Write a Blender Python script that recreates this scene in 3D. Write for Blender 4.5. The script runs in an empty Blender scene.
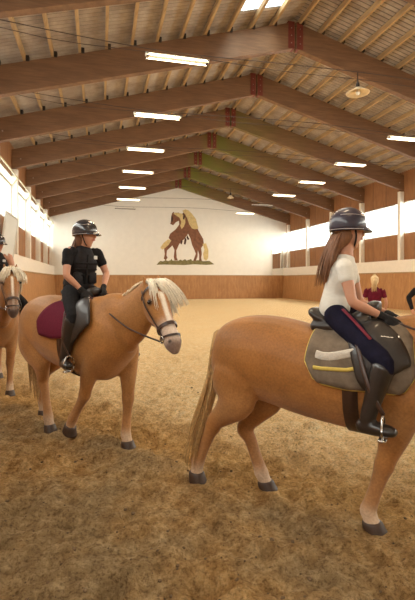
import bpy, bmesh, math, random
from mathutils import Vector, Matrix, noise
random.seed(7)
PI = math.pi
scene = bpy.context.scene
COL = scene.collection
V = Vector

# ------------------------------------------------------------------ materials
def nmat(name):
    m = bpy.data.materials.new(name); m.use_nodes = True
    nt = m.node_tree; nt.nodes.clear()
    out = nt.nodes.new('ShaderNodeOutputMaterial')
    b = nt.nodes.new('ShaderNodeBsdfPrincipled')
    nt.links.new(b.outputs[0], out.inputs[0])
    return m, nt, b, out

def N(nt, typ, **kw):
    n = nt.nodes.new(typ)
    for k, v in kw.items():
        if k in n.inputs: n.inputs[k].default_value = v
        else: setattr(n, k, v)
    return n

def coords(nt, scale=(1, 1, 1), loc=(0, 0, 0), rot=(0, 0, 0)):
    tc = nt.nodes.new('ShaderNodeTexCoord')
    mp = nt.nodes.new('ShaderNodeMapping')
    mp.inputs['Scale'].default_value = scale
    mp.inputs['Location'].default_value = loc
    mp.inputs['Rotation'].default_value = rot
    nt.links.new(tc.outputs['Object'], mp.inputs[0])
    return mp.outputs[0]

def ramp(nt, fac, stops):
    r = nt.nodes.new('ShaderNodeValToRGB')
    e = r.color_ramp.elements
    while len(e) < len(stops): e.new(0.5)
    for k, (p, c) in enumerate(stops):
        e[k].position = p; e[k].color = (*c, 1) if len(c) == 3 else c
    nt.links.new(fac, r.inputs[0])
    return r.outputs[0]

def mix(nt, fac, a, b, typ='MIX'):
    m = nt.nodes.new('ShaderNodeMix'); m.data_type = 'RGBA'; m.blend_type = typ
    for sock, v in ((m.inputs[0], fac), (m.inputs[6], a), (m.inputs[7], b)):
        if hasattr(v, 'is_output') or isinstance(v, bpy.types.NodeSocket): nt.links.new(v, sock)
        elif isinstance(v, (int, float)): sock.default_value = v
        else: sock.default_value = (*v, 1)
    return m.outputs[2]

def bump(nt, b, h, strength=.3, dist=.01):
    n = nt.nodes.new('ShaderNodeBump'); n.inputs['Strength'].default_value = strength
    n.inputs['Distance'].default_value = dist
    nt.links.new(h, n.inputs['Height']); nt.links.new(n.outputs[0], b.inputs['Normal'])

def simple(name, col, rough=.6, var=.12, scale=8, metal=0, bstr=.15, stretch=(1, 1, 1), coat=0):
    m, nt, b, out = nmat(name)
    c = coords(nt, stretch)
    n = N(nt, 'ShaderNodeTexNoise', Scale=scale, Detail=5.0, Roughness=.6)
    nt.links.new(c, n.inputs['Vector'])
    lo = tuple(x * (1 - var) for x in col); hi = tuple(min(1, x * (1 + var)) for x in col)
    nt.links.new(ramp(nt, n.outputs[0], [(.3, lo), (.7, hi)]), b.inputs['Base Color'])
    b.inputs['Roughness'].default_value = rough; b.inputs['Metallic'].default_value = metal
    b.inputs['Coat Weight'].default_value = coat
    if bstr: bump(nt, b, n.outputs[0], bstr, .01)
    return m

def wood(name, dark, light, grain=(1, 1, 12), scale=3, rough=.6, boards=None, bw=.2, axis=1, green_spill=False):
    """streaky timber; grain = coordinate stretch; boards = groove pitch along an axis"""
    m, nt, b, out = nmat(name)
    c = coords(nt, grain)
    n = N(nt, 'ShaderNodeTexNoise', Scale=scale, Detail=8.0, Roughness=.65, Distortion=.4)
    nt.links.new(c, n.inputs['Vector'])
    col = ramp(nt, n.outputs[0], [(.25, dark), (.75, light)])
    c2 = coords(nt)
    big = N(nt, 'ShaderNodeTexNoise', Scale=.7, Detail=3.0)
    nt.links.new(c2, big.inputs['Vector'])
    col = mix(nt, ramp(nt, big.outputs[0], [(.35, (0, 0, 0)), (.7, (.35, .35, .35))]), col, dark)
    h = n.outputs[0]
    if boards:
        sx = nt.nodes.new('ShaderNodeSeparateXYZ'); nt.links.new(c2, sx.inputs[0])
        def mth(op, a, bb):
            q = nt.nodes.new('ShaderNodeMath'); q.operation = op
            nt.links.new(a, q.inputs[0]); 
            if bb is not None: q.inputs[1].default_value = bb
            return q.outputs[0]
        s = mth('DIVIDE', sx.outputs[axis], boards)
        fl = mth('FLOOR', s, None); fr = mth('FRACT', s, None)
        wn = nt.nodes.new('ShaderNodeTexWhiteNoise'); wn.noise_dimensions = '1D'
        nt.links.new(fl, wn.inputs['W'])
        col = mix(nt, ramp(nt, wn.outputs[0], [(0, (0, 0, 0)), (1, (.3, .3, .3))]), col, dark)
        g = ramp(nt, fr, [(0, (0, 0, 0)), (.05, (1, 1, 1))])
        col = mix(nt, g, tuple(x * .35 for x in dark), col)
        h = g
    if green_spill:  # paints green daylight spill into the timber colour right of the ridge
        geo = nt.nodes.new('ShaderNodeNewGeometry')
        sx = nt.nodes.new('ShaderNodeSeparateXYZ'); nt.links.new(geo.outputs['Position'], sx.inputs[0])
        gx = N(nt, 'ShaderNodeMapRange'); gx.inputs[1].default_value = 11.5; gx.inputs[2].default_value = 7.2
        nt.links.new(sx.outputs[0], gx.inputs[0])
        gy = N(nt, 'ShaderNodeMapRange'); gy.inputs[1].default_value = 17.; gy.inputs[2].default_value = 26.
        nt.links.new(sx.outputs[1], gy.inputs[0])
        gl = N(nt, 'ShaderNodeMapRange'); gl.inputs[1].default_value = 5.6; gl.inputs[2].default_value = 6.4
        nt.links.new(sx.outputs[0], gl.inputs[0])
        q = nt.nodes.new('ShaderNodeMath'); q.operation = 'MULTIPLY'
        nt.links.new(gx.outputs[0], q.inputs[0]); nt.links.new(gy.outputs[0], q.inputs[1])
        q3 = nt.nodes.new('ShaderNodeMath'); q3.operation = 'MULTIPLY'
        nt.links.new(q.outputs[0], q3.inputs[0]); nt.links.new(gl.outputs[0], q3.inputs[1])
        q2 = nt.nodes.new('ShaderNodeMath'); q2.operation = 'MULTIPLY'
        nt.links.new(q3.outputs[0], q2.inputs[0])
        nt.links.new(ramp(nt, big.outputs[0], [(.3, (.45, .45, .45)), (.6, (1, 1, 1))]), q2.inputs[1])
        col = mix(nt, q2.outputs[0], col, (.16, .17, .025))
    nt.links.new(col, b.inputs['Base Color'])
    b.inputs['Roughness'].default_value = rough
    bump(nt, b, h, .25, .01)
    return m

def emit(name, col, s):
    m = bpy.data.materials.new(name); m.use_nodes = True
    nt = m.node_tree; nt.nodes.clear()
    o = nt.nodes.new('ShaderNodeOutputMaterial'); e = nt.nodes.new('ShaderNodeEmission')
    e.inputs[0].default_value = (*col, 1); e.inputs[1].default_value = s
    nt.links.new(e.outputs[0], o.inputs[0]); return m

def glass(name, tint=(.95, .97, .95)):
    m = bpy.data.materials.new(name); m.use_nodes = True
    nt = m.node_tree; nt.nodes.clear()
    o = nt.nodes.new('ShaderNodeOutputMaterial')
    t = nt.nodes.new('ShaderNodeBsdfTransparent'); t.inputs[0].default_value = (*tint, 1)
    g = nt.nodes.new('ShaderNodeBsdfGlossy'); g.inputs['Roughness'].default_value = .03
    x = nt.nodes.new('ShaderNodeMixShader'); x.inputs[0].default_value = .06
    nt.links.new(t.outputs[0], x.inputs[1]); nt.links.new(g.outputs[0], x.inputs[2])
    nt.links.new(x.outputs[0], o.inputs[0]); return m

def attr_mat(name, rough=.6, spec=.4, nscale=60, var=.18, sheen=0.2, sub=0):
    m, nt, b, out = nmat(name)
    a = nt.nodes.new('ShaderNodeAttribute'); a.attribute_name = 'coat'
    c = coords(nt, (1, 1, 1))
    n = N(nt, 'ShaderNodeTexNoise', Scale=nscale, Detail=4.0)
    nt.links.new(c, n.inputs['Vector'])
    n2 = N(nt, 'ShaderNodeTexNoise', Scale=3.6, Detail=5.0)
    nt.links.new(c, n2.inputs['Vector'])
    col = mix(nt, var, a.outputs['Color'], ramp(nt, n.outputs[0], [(.3, (.25, .25, .25)), (.7, (.8, .8, .8))]), 'OVERLAY')
    col = mix(nt, var * 1.2, col, ramp(nt, n2.outputs[0], [(.35, (.3, .3, .3)), (.65, (.7, .7, .7))]), 'OVERLAY')
    nt.links.new(col, b.inputs['Base Color'])
    b.inputs['Roughness'].default_value = rough
    b.inputs['Specular IOR Level'].default_value = spec
    b.inputs['Sheen Weight'].default_value = sheen
    if sub:
        b.inputs['Subsurface Weight'].default_value = sub
        b.inputs['Subsurface Radius'].default_value = (.02, .008, .004)
    bump(nt, b, n.outputs[0], .12, .004)
    return m

def sheet_mat():
    m, nt, b, out = nmat('roof sheet')
    c = coords(nt)
    n = N(nt, 'ShaderNodeTexNoise', Scale=1.2, Detail=6.0, Roughness=.65); nt.links.new(c, n.inputs['Vector'])
    col = ramp(nt, n.outputs[0], [(.3, (.24, .19, .155)), (.7, (.52, .45, .38))])
    sx = nt.nodes.new('ShaderNodeSeparateXYZ'); nt.links.new(c, sx.inputs[0])
    q = nt.nodes.new('ShaderNodeMath'); q.operation = 'DIVIDE'; nt.links.new(sx.outputs[1], q.inputs[0]); q.inputs[1].default_value = RIB
    f = nt.nodes.new('ShaderNodeMath'); f.operation = 'FRACT'; nt.links.new(q.outputs[0], f.inputs[0])
    g = ramp(nt, f.outputs[0], [(.0, (.12, .12, .12)), (.10, (.2, .2, .2)), (.22, (1, 1, 1)), (.85, (1, 1, 1)), (1, (.3, .3, .3))])
    col = mix(nt, .8, col, g, 'MULTIPLY')
    nt.links.new(col, b.inputs['Base Color']); b.inputs['Roughness'].default_value = .8
    return m
RIB = .17
M = {}
M['kick'] = wood('kick wood', (.34, .15, .048), (.60, .32, .125), (1, 1, .25), 6, .55, boards=.14, axis=1)
M['kick_x'] = wood('kick wood back', (.30, .13, .04), (.55, .28, .105), (1, 1, .25), 6, .55, boards=.14, axis=0)
M['panel'] = wood('panel wood', (.24, .10, .036), (.42, .20, .08), (1, 1, .3), 5, .6, boards=1.25, axis=1)
M['beam'] = wood('glulam', (.115, .055, .026), (.275, .145, .07), (.35, 1, 5), 4, .6, green_spill=True)
M['purlin'] = wood('purlin wood', (.30, .18, .075), (.58, .40, .20), (3, .5, 3), 4, .65)
M['plate'] = simple('red steel plate', (.17, .035, .022), .55, .2, 10, .2)
M['bolt'] = simple('grey bolt', (.4, .33, .28), .4, .1, 20, .8)
M['bracket'] = simple('dark bracket', (.035, .025, .02), .6, .2, 20, .4)
M['white'] = simple('white render', (.80, .76, .69), .85, .03, 2.5, 0, .05)
M['post'] = simple('white post', (.80, .76, .68), .7, .05, 6, 0, .05)
M['band'] = simple('white ledge', (.82, .76, .68), .6, .04, 5, 0, .05)
M['sheet'] = sheet_mat()
M['frame'] = simple('window frame', (.62, .6, .54), .5, .06, 10, 0, .03)
M['sash'] = simple('sash frame', (.60, .56, .38), .5, .08, 10, 0, .03)
M['glass'] = glass('window glass')
M['cable'] = simple('cable', (.07, .045, .035), .6, .1, 20, 0, 0)
M['housing'] = simple('lamp housing', (.8, .78, .7), .4, .03, 10, 0, 0)
M['tube'] = emit('lit tube', (1, .80, .50), 9)
M['tube_off'] = simple('unlit tube', (.25, .2, .17), .4, .05, 10, 0, 0)
M['shade'] = simple('pendant shade', (.75, .62, .42), .45, .1, 10, 0, .05)
M['leather'] = simple('dark leather', (.020, .013, .010), .5, .3, 30, 0, .15, coat=.25)
M['brown_leather'] = simple('brown leather', (.075, .03, .016), .45, .3, 30, 0, .15)
M['bridle'] = simple('bridle leather', (.045, .02, .012), .4, .3, 40, 0, .1)
M['steel'] = simple('steel', (.6, .58, .55), .25, .05, 20, 1, 0)
M['hoof'] = simple('hoof horn', (.048, .025, .015), .5, .3, 25, 0, .2, (1, 1, .4))
M['mane'] = simple('flaxen hair', (.80, .66, .46), .55, .22, 40, 0, .3)
M['mane_w'] = simple('pale hair', (.84, .76, .62), .55, .15, 40, 0, .3)
M['tailm'] = simple('tail hair', (.52, .32, .13), .55, .3, 40, 0, .3)
M['eye'] = simple('dark eye', (.012, .008, .006), .12, .1, 10, 0, 0, coat=.8)
M['maroon'] = simple('maroon cloth', (.125, .014, .030), .9, .12, 60, 0, .25)
M['maroon_trim'] = simple('maroon trim', (.38, .12, .13), .8, .1, 60, 0, .1)
M['padgrey'] = simple('grey quilt', (.17, .13, .095), .85, .25, 14, 0, .5)
M['yellow'] = simple('yellow trim', (.62, .47, .10), .7, .12, 30, 0, .1)
M['padwhite'] = simple('pale fleece', (.62, .57, .50), .95, .1, 60, 0, .5)
M['helmet'] = simple('helmet shell', (.030, .028, .034), .22, .2, 15, 0, .05, coat=.6)
M['helmet3'] = simple('helmet velvet', (.030, .022, .040), .42, .25, 15, 0, .05, coat=.4)
M['trimgrey'] = simple('helmet piping', (.45, .42, .42), .4, .1, 15, 0, 0)
M['black'] = simple('black cloth', (.014, .013, .014), .85, .25, 30, 0, .3)
M['vest'] = simple('black vest', (.018, .016, .018), .55, .3, 20, 0, .4)
M['tee'] = simple('white tee', (.72, .69, .62), .9, .06, 12, 0, .5, (1, 1, 2.5))
M['navy'] = simple('navy breeches', (.010, .009, .022), .85, .3, 14, 0, .4)
M['redstripe'] = simple('red piping', (.16, .012, .03), .8, .1, 30, 0, .1)
M['boot'] = simple('black boot', (.016, .012, .011), .35, .3, 16, 0, .2, coat=.3)
M['glove'] = simple('black glove', (.02, .018, .018), .7, .3, 30, 0, .3)
M['hair_b'] = simple('brown hair', (.13, .055, .025), .5, .35, 60, 0, .4, (1, 1, .3))
M['hair_lb'] = simple('light brown hair', (.20, .085, .035), .5, .35, 60, 0, .4, (1, 1, .3))
M['hair_bl'] = simple('blond hair', (.66, .46, .24), .5, .25, 60, 0, .4, (1, 1, .3))
M['hair_gr'] = simple('pale blond hair', (.72, .66, .58), .5, .15, 60, 0, .4, (1, 1, .3))
M['marshirt'] = simple('maroon shirt', (.115, .010, .022), .9, .2, 16, 0, .4)
M['jeans'] = simple('dark jeans', (.03, .035, .055), .9, .2, 30, 0, .3)
M['mirror'] = simple('mirror glass', (.88, .90, .90), .02, 0.0, 5, 1, 0)
M['mhorse'] = simple('mural brown', (.20, .085, .045), .9, .35, 4, 0, 0)
M['mmane'] = simple('mural cream', (.62, .47, .22), .9, .2, 6, 0, 0)
M['mgrass'] = simple('mural grass', (.20, .17, .07), .9, .35, 5, 0, 0)
M['mdark'] = simple('mural dark', (.07, .035, .025), .9, .3, 6, 0, 0)
M['coat'] = attr_mat('horse coat', .55, .3, 70, .32, .15)
M['skin'] = attr_mat('skin', .5, .4, 30, .05, .05, .05)
for _k in ('black', 'vest', 'navy', 'jeans', 'marshirt', 'maroon', 'glove', 'padgrey'):
    M[_k].node_tree.nodes['Principled BSDF'].inputs['Specular IOR Level'].default_value = .12
M['clod'] = simple('sand clod', (.15, .09, .045), .95, .4, 30)
M['silver'] = simple('pale patch', (.6, .6, .6), .6, .05, 20, 0, 0)

def sand_mat():
    m, nt, b, out = nmat('arena sand')
    c = coords(nt)
    n1 = N(nt, 'ShaderNodeTexNoise', Scale=1.3, Detail=6.0, Roughness=.6); nt.links.new(c, n1.inputs['Vector'])
    n2 = N(nt, 'ShaderNodeTexNoise', Scale=9., Detail=9.0, Roughness=.78); nt.links.new(c, n2.inputs['Vector'])  # sand mottling; its colour contrast also paints in shading of the lumps
    n3 = N(nt, 'ShaderNodeTexNoise', Scale=42., Detail=7.0, Roughness=.85); nt.links.new(c, n3.inputs['Vector'])
    dry = ramp(nt, n2.outputs[0], [(.32, (.66, .42, .18)), (.48, (.90, .65, .35)), (.64, (.96, .80, .52))])
    dry = mix(nt, ramp(nt, n1.outputs[0], [(.4, (0, 0, 0)), (.65, (.5, .5, .5))]), dry, (.86, .57, .28))
    wet = ramp(nt, n2.outputs[0], [(.34, (.30, .15, .045)), (.49, (.60, .345, .13)), (.64, (.84, .56, .27))])
    grey = ramp(nt, n2.outputs[0], [(.3, (.25, .15, .065)), (.5, (.46, .31, .155)), (.64, (.66, .47, .26))])
    # worn outer track: signed distance from the track edge, in floor coordinates
    sx = nt.nodes.new('ShaderNodeSeparateXYZ'); nt.links.new(c, sx.inputs[0])
    def lin(a, bb, cc):
        p = nt.nodes.new('ShaderNodeMath'); p.operation = 'MULTIPLY'; nt.links.new(sx.outputs[0], p.inputs[0]); p.inputs[1].default_value = a
        q = nt.nodes.new('ShaderNodeMath'); q.operation = 'MULTIPLY_ADD'; nt.links.new(sx.outputs[1], q.inputs[0]); q.inputs[1].default_value = bb
        nt.links.new(p.outputs[0], q.inputs[2])
        r = nt.nodes.new('ShaderNodeMath'); r.operation = 'ADD'; nt.links.new(q.outputs[0], r.inputs[0]); r.inputs[1].default_value = cc
        return r.outputs[0]
    d = lin(TN[0], TN[1], -TC)      # >0 beyond the edge (arena side), <0 near side
    w = nt.nodes.new('ShaderNodeMath'); w.operation = 'MULTIPLY_ADD'
    nt.links.new(n1.outputs[0], w.inputs[0]); w.inputs[1].default_value = .55; nt.links.new(d, w.inputs[2])
    k = N(nt, 'ShaderNodeMapRange', interpolation_type='SMOOTHSTEP')
    k.inputs[1].default_value = .12; k.inputs[2].default_value = .38
    nt.links.new(w.outputs[0], k.inputs[0])
    gm = N(nt, 'ShaderNodeTexNoise', Scale=.9, Detail=4.0, Roughness=.6)
    nt.links.new(coords(nt, (1, 1, 1), (4, 2, 0)), gm.inputs['Vector'])
    near = mix(nt, ramp(nt, gm.outputs[0], [(.4, (0, 0, 0)), (.6, (1, 1, 1))]), wet, grey)
    # disturbed damp hoof track between the edge and the open arena
    k2 = N(nt, 'ShaderNodeMapRange', interpolation_type='SMOOTHSTEP')
    k2.inputs[1].default_value = .5; k2.inputs[2].default_value = 1.5
    nt.links.new(w.outputs[0], k2.inputs[0])
    damp = ramp(nt, n2.outputs[0], [(.3, (.30, .145, .042)), (.5, (.62, .36, .13)), (.66, (.84, .56, .26))])
    far = mix(nt, k2.outputs[0], damp, dry)
    col = mix(nt, k.outputs[0], near, far)
    speck = ramp(nt, n3.outputs[0], [(.42, (.22, .17, .13)), (.48, (.80, .78, .75)), (.55, (1.0, 1.0, 1.0))])
    col = mix(nt, .62, col, speck, 'MULTIPLY')
    nt.links.new(col, b.inputs['Base Color'])
    b.inputs['Roughness'].default_value = .95; b.inputs['Specular IOR Level'].default_value = .1
    add = nt.nodes.new('ShaderNodeMath'); add.operation = 'MULTIPLY_ADD'
    nt.links.new(n3.outputs[0], add.inputs[0]); add.inputs[1].default_value = .45; nt.links.new(n2.outputs[0], add.inputs[2])
    bump(nt, b, add.outputs[0], 1.0, .09)
    return m

# ------------------------------------------------------------------ helpers
def link(me, name, parent=None):
    o = bpy.data.objects.new(name, me); COL.objects.link(o)
    if parent: o.parent = parent
    return o

def build(name, bm, mat, parent=None, smooth=False, recalc=True):
    if recalc: bmesh.ops.recalc_face_normals(bm, faces=bm.faces)
    me = bpy.data.meshes.new(name); bm.to_mesh(me); bm.free()
    mats = mat if isinstance(mat, (list, tuple)) else [mat]
    for q in mats: me.materials.append(q)
    if smooth:
        for p in me.polygons: p.use_smooth = True
    return link(me, name, parent)

def tag(o, label=None, cat=None, group=None, kind=None):
    if label: o['label'] = label
    if cat: o['category'] = cat
    if group: o['group'] = group
    if kind: o['kind'] = kind
    return o

def empty(name, loc=(0, 0, 0), rz=0):
    o = bpy.data.objects.new(name, None); COL.objects.link(o)
    o.location = loc; o.rotation_euler = (0, 0, rz); o.empty_display_size = .1
    return o

def struct(name, bm, mat, smooth=False):
    return tag(build(name, bm, mat, smooth=smooth), kind='structure')

def box(bm, x0, x1, y0, y1, z0, z1, bev=0):
    vs = [bm.verts.new((x, y, z)) for z in (z0, z1) for (x, y) in ((x0, y0), (x1, y0), (x1, y1), (x0, y1))]
    for f in ((0, 3, 2, 1), (4, 5, 6, 7), (0, 1, 5, 4), (1, 2, 6, 5), (2, 3, 7, 6), (3, 0, 4, 7)):
        bm.faces.new([vs[i] for i in f])
    return vs

def prism(bm, pts, y0, y1, axis='y'):
    """polygon pts (a,b) extruded; axis y: (x,z) profile"""
    def mk(a, b, t):
        return (a, t, b) if axis == 'y' else ((t, a, b) if axis == 'x' else (a, b, t))
    A = [bm.verts.new(mk(a, b, y0)) for a, b in pts]; B = [bm.verts.new(mk(a, b, y1)) for a, b in pts]
    n = len(pts)
    bm.faces.new(A); bm.faces.new(B[::-1])
    for i in range(n): bm.faces.new((A[i], A[(i + 1) % n], B[(i + 1) % n], B[i]))

def catmull(keys, sub):
    """keys: list of equal-length tuples -> smooth resample"""
    if len(keys) < 3 or sub < 2: 
        out = []
        for i in range(len(keys) - 1):
            for s in range(max(sub, 1)):
                t = s / max(sub, 1)
                out.append(tuple(a * (1 - t) + b * t for a, b in zip(keys[i], keys[i + 1])))
        return out + [tuple(keys[-1])]
    out = []
    n = len(keys)
    for i in range(n - 1):
        p0 = keys[max(i - 1, 0)]; p1 = keys[i]; p2 = keys[i + 1]; p3 = keys[min(i + 2, n - 1)]
        for s in range(sub):
            t = s / sub
            out.append(tuple(.5 * ((2 * b) + (-a + c) * t + (2 * a - 5 * b + 4 * c - d) * t * t + (-a + 3 * b - 3 * c + d) * t ** 3)
                             for a, b, c, d in zip(p0, p1, p2, p3)))
    out.append(tuple(keys[-1]))
    return out

def limb(bm, keys, side=(0, 1, 0), seg=12, sub=3, power=2.0, cap=True):
    """keys (x,y,z,ra,rb): rb along 'side', ra along the third axis; side may be a list, one per key"""
    if not isinstance(side[0], (int, float)):
        keys = [tuple(k[:5]) + tuple(s) for k, s in zip(keys, side)]
    else:
        keys = [tuple(k[:5]) + tuple(side) for k in keys]
    P = catmull(keys, sub)
    rings = []
    n = len(P)
    for i, p in enumerate(P):
        c = V(p[:3]); a = V(P[max(i - 1, 0)][:3]); b = V(P[min(i + 1, n - 1)][:3])
        t = (b - a)
        if t.length < 1e-7: t = V((0, 0, 1))
        t.normalize()
        s = V(p[5:8]); s = s - t * s.dot(t)
        if s.length < 1e-4: s = t.orthogonal()
        s.normalize()
        u = t.cross(s).normalized()
        ra, rb = max(p[3], .0008), max(p[4], .0008)
        ring = []
        for k in range(seg):
            th = 2 * PI * k / seg
            ca, sa = math.cos(th), math.sin(th)
            ca = math.copysign(abs(ca) ** (2 / power), ca); sa = math.copysign(abs(sa) ** (2 / power), sa)
            ring.append(c + u * ra * ca + s * rb * sa)
        rings.append((ring, t, c, min(ra, rb)))
    # rounded caps
    seq = []
    if cap:
        r, t, c, m = rings[0]
        for f, d in ((.35, .92), (.8, .5)):
            pass
        seq.append([c + (q - c) * .45 - t * m * .75 for q in r])
        seq.append([c + (q - c) * .85 - t * m * .42 for q in r])
    seq += [r[0] for r in rings]
    if cap:
        r, t, c, m = rings[-1]
        seq.append([c + (q - c) * .85 + t * m * .42 for q in r])
        seq.append([c + (q - c) * .45 + t * m * .75 for q in r])
    vs = [[bm.verts.new(q) for q in ring] for ring in seq]
    for a, b in zip(vs, vs[1:]):
        for k in range(seg):
            bm.faces.new((a[k], a[(k + 1) % seg], b[(k + 1) % seg], b[k]))
    bm.faces.new(vs[0][::-1]); bm.faces.new(vs[-1])

def tube(bm, pts, r, seg=6, sub=1):
    keys = [(*p, r, r) for p in pts]
    d = (V(pts[-1]) - V(pts[0])); s = d.orthogonal() if d.length > 1e-5 else V((0, 0, 1))
    limb(bm, keys, tuple(s.normalized()), seg, sub, cap=False)

def ball(bm, c, rx, ry=None, rz=None, fwd=None, seg=12, rings=8):
    ry = ry or rx; rz = rz or rx
    m = Matrix.Translation(V(c))
    if fwd is not None:
        f = V(fwd).normalized(); l = V((0, 0, 1)).cross(f).normalized(); u = f.cross(l)
        m = m @ Matrix(((f.x, l.x, u.x, 0), (f.y, l.y, u.y, 0), (f.z, l.z, u.z, 0), (0, 0, 0, 1)))
    m = m @ Matrix.Diagonal((rx, ry, rz, 1))
    bmesh.ops.create_uvsphere(bm, u_segments=seg, v_segments=rings, radius=1, matrix=m)

def remeshed(name, bm, voxel, mat, parent=None, smooth_it=3, colfn=None, cut=None):
    """fuse overlapping closed shapes into one continuous skin"""
    bmesh.ops.recalc_face_normals(bm, faces=bm.faces)
    me = bpy.data.meshes.new(name + '_src'); bm.to_mesh(me); bm.free()
    t = bpy.data.objects.new(name + '_src', me); COL.objects.link(t)
    md = t.modifiers.new('r', 'REMESH'); md.mode = 'VOXEL'; md.voxel_size = voxel; md.use_smooth_shade = True
    dg = bpy.context.evaluated_depsgraph_get()
    me2 = bpy.data.meshes.new_from_object(t.evaluated_get(dg), depsgraph=dg)
    bpy.data.objects.remove(t); bpy.data.meshes.remove(me)
    b2 = bmesh.new(); b2.from_mesh(me2)
    for _ in range(smooth_it):
        bmesh.ops.smooth_vert(b2, verts=b2.verts, factor=.5, use_axis_x=True, use_axis_y=True, use_axis_z=True)
    if cut: cut(b2)
    b2.to_mesh(me2); b2.free()
    me2.name = name
    me2.materials.clear()
    for q in (mat if isinstance(mat, (list, tuple)) else [mat]): me2.materials.append(q)
    for p in me2.polygons: p.use_smooth = True; p.material_index = 0
    if colfn:
        at = me2.color_attributes.new('coat', 'FLOAT_COLOR', 'POINT')
        for i, v in enumerate(me2.vertices):
            at.data[i].color = (*colfn(v.co), 1)
    return link(me2, name, parent)

def lerp(a, b, t): return a + (b - a) * t
def sstep(a, b, x):
    t = min(1, max(0, (x - a) / (b - a))); return t * t * (3 - 2 * t)
def cmix(a, b, t): return tuple(x + (y - x) * t for x, y in zip(a, b))

# ------------------------------------------------------------------ the camera and the hall's measures
TH = .2435
CAMH = 1.6
XL, XR, XM = -3.71, 16.54, 6.4
HE = CAMH + 5.06
BD = .88                       # beam depth
ZR = CAMH + 8.29 - BD / 2 - .02     # beam underside at the ridge
BY = [17.3 + 3.75 * k for k in range(-7, 6)]
YB = 36.8; YF = -12.5
def zbeam(x):
    return HE + (ZR - HE) * ((x - XL) / (XM - XL) if x < XM else (XR - x) / (XR - XM))
def c2w(xc, zc): return (xc * math.cos(TH) + zc * math.sin(TH), -xc * math.sin(TH) + zc * math.cos(TH))

cam = bpy.data.cameras.new('camera'); co = bpy.data.objects.new('camera', cam); COL.objects.link(co)
co.location = (0, 0, CAMH); co.rotation_euler = (PI / 2, 0, -TH)
cam.sensor_fit = 'VERTICAL'; cam.sensor_height = 36; cam.lens = 36 * 433 / 600
cam.shift_y = -(300 - 280.57) / 600
cam.clip_end = 200; cam.clip_start = .05
scene.camera = co

# track edge line on the floor through two points seen at the photo's left edge and lower right
_a = V(c2w(-2.72, 5.68)); _b = V(c2w(1.26, 2.62)); _d = (_b - _a).normalized(); TN = (-_d.y, _d.x)
if TN[0] * 5 + TN[1] * 20 - (_a.x * TN[0] + _a.y * TN[1]) < 0: TN = (-TN[0], -TN[1])
TC = _a.x * TN[0] + _a.y * TN[1]
M['sand'] = sand_mat()

# ------------------------------------------------------------------ horses: where they stand
HP = {}   # name -> (O, alpha)
HP[3] = ((.80, 3.066), math.radians(31))
HP[2] = ((-1.349, 4.475), math.radians(40))
HP[1] = ((-3.13, 6.40), math.radians(58))
def hmat(k):
    (ox, oz), al = HP[k]
    x, y = c2w(ox, oz)
    fx, fy = c2w(math.cos(al), -math.sin(al))
    return (x, y, 0), math.atan2(fy, fx)

# ------------------------------------------------------------------ floor
hoof_spots = []
def axis_samples(lo, hi, d0, d1, fine, g=1.09):
    out = [d0]
    while out[-1] < d1: out.append(out[-1] + fine)
    s = fine
    while out[-1] < hi: s *= g; out.append(min(hi, out[-1] + s))
    s = fine; pre = [d0]
    while pre[-1] > lo: s *= g; pre.append(max(lo, pre[-1] - s))
    return sorted(set([round(q, 4) for q in pre[1:] + out]))
rng = random.Random(3)
divots = []
for _ in range(420):
    x = rng.uniform(-3.3, 5.5); y = rng.uniform(1.4, 9.5)
    divots.append((x, y, rng.uniform(.05, .13), rng.uniform(.02, .055)))
dgrid = {}
for dv in divots:
    for ix in range(-1, 2):
        for iy in range(-1, 2):
            dgrid.setdefault((int(dv[0] // .3) + ix, int(dv[1] // .3) + iy), []).append(dv)
def floor_z(x, y):
    if y > 12 or y < -2: return 0
    p = V((x, y, 0))
    fade = 1 - sstep(8, 12, y)
    d = x * TN[0] + y * TN[1] - TC + (noise.noise(p * 1.3) * .25)
    z = noise.noise(p * 1.1) * .02 + noise.noise(p * 3.1) * .040
    tb = math.exp(-(d / .22) ** 2) * .055          # low berm at the track's edge
    rough = .35 + .65 * math.exp(-((d - .45) / .7) ** 2) + .3 * sstep(0, -.6, d)
    z += (noise.noise(p * 7) * .045 + noise.noise(p * 15) * .032 + noise.noise(p * 31) * .016) * rough
    z += tb - math.exp(-((d - .5) / .35) ** 2) * .012
    for (dx, dy, r, dep) in dgrid.get((int(x // .3), int(y // .3)), ()):
        q = ((x - dx) ** 2 + (y - dy) ** 2) / (r * r)
        if q < 4: z += dep * (-math.exp(-q * 1.6) + .55 * math.exp(-(q ** .5 - 1.25) ** 2 * 7))
    z *= fade
    for (hx, hy) in hoof_spots:
        q = ((x - hx) ** 2 + (y - hy) ** 2) / .02
        if q < 4: z = lerp(z, .004, math.exp(-q * 1.2))
    return z

def make_floor():
    xs = axis_samples(-3.95, XR + .3, -2.4, 2.6, .028)
    ys = axis_samples(YF, YB + .2, 1.6, 5.6, .028)
    verts = []; faces = []
    for y in ys:
        for x in xs: verts.append((x, y, floor_z(x, y)))
    nx = len(xs)
    for j in range(len(ys) - 1):
        for i in range(nx - 1):
            a = j * nx + i; faces.append((a, a + 1, a + nx + 1, a + nx))
    me = bpy.data.meshes.new('floor'); me.from_pydata(verts, [], faces)
    me.materials.append(M['sand'])
    me.polygons.foreach_set('use_smooth', [True] * len(me.polygons))
    tag(link(me, 'floor'), kind='structure')

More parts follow.
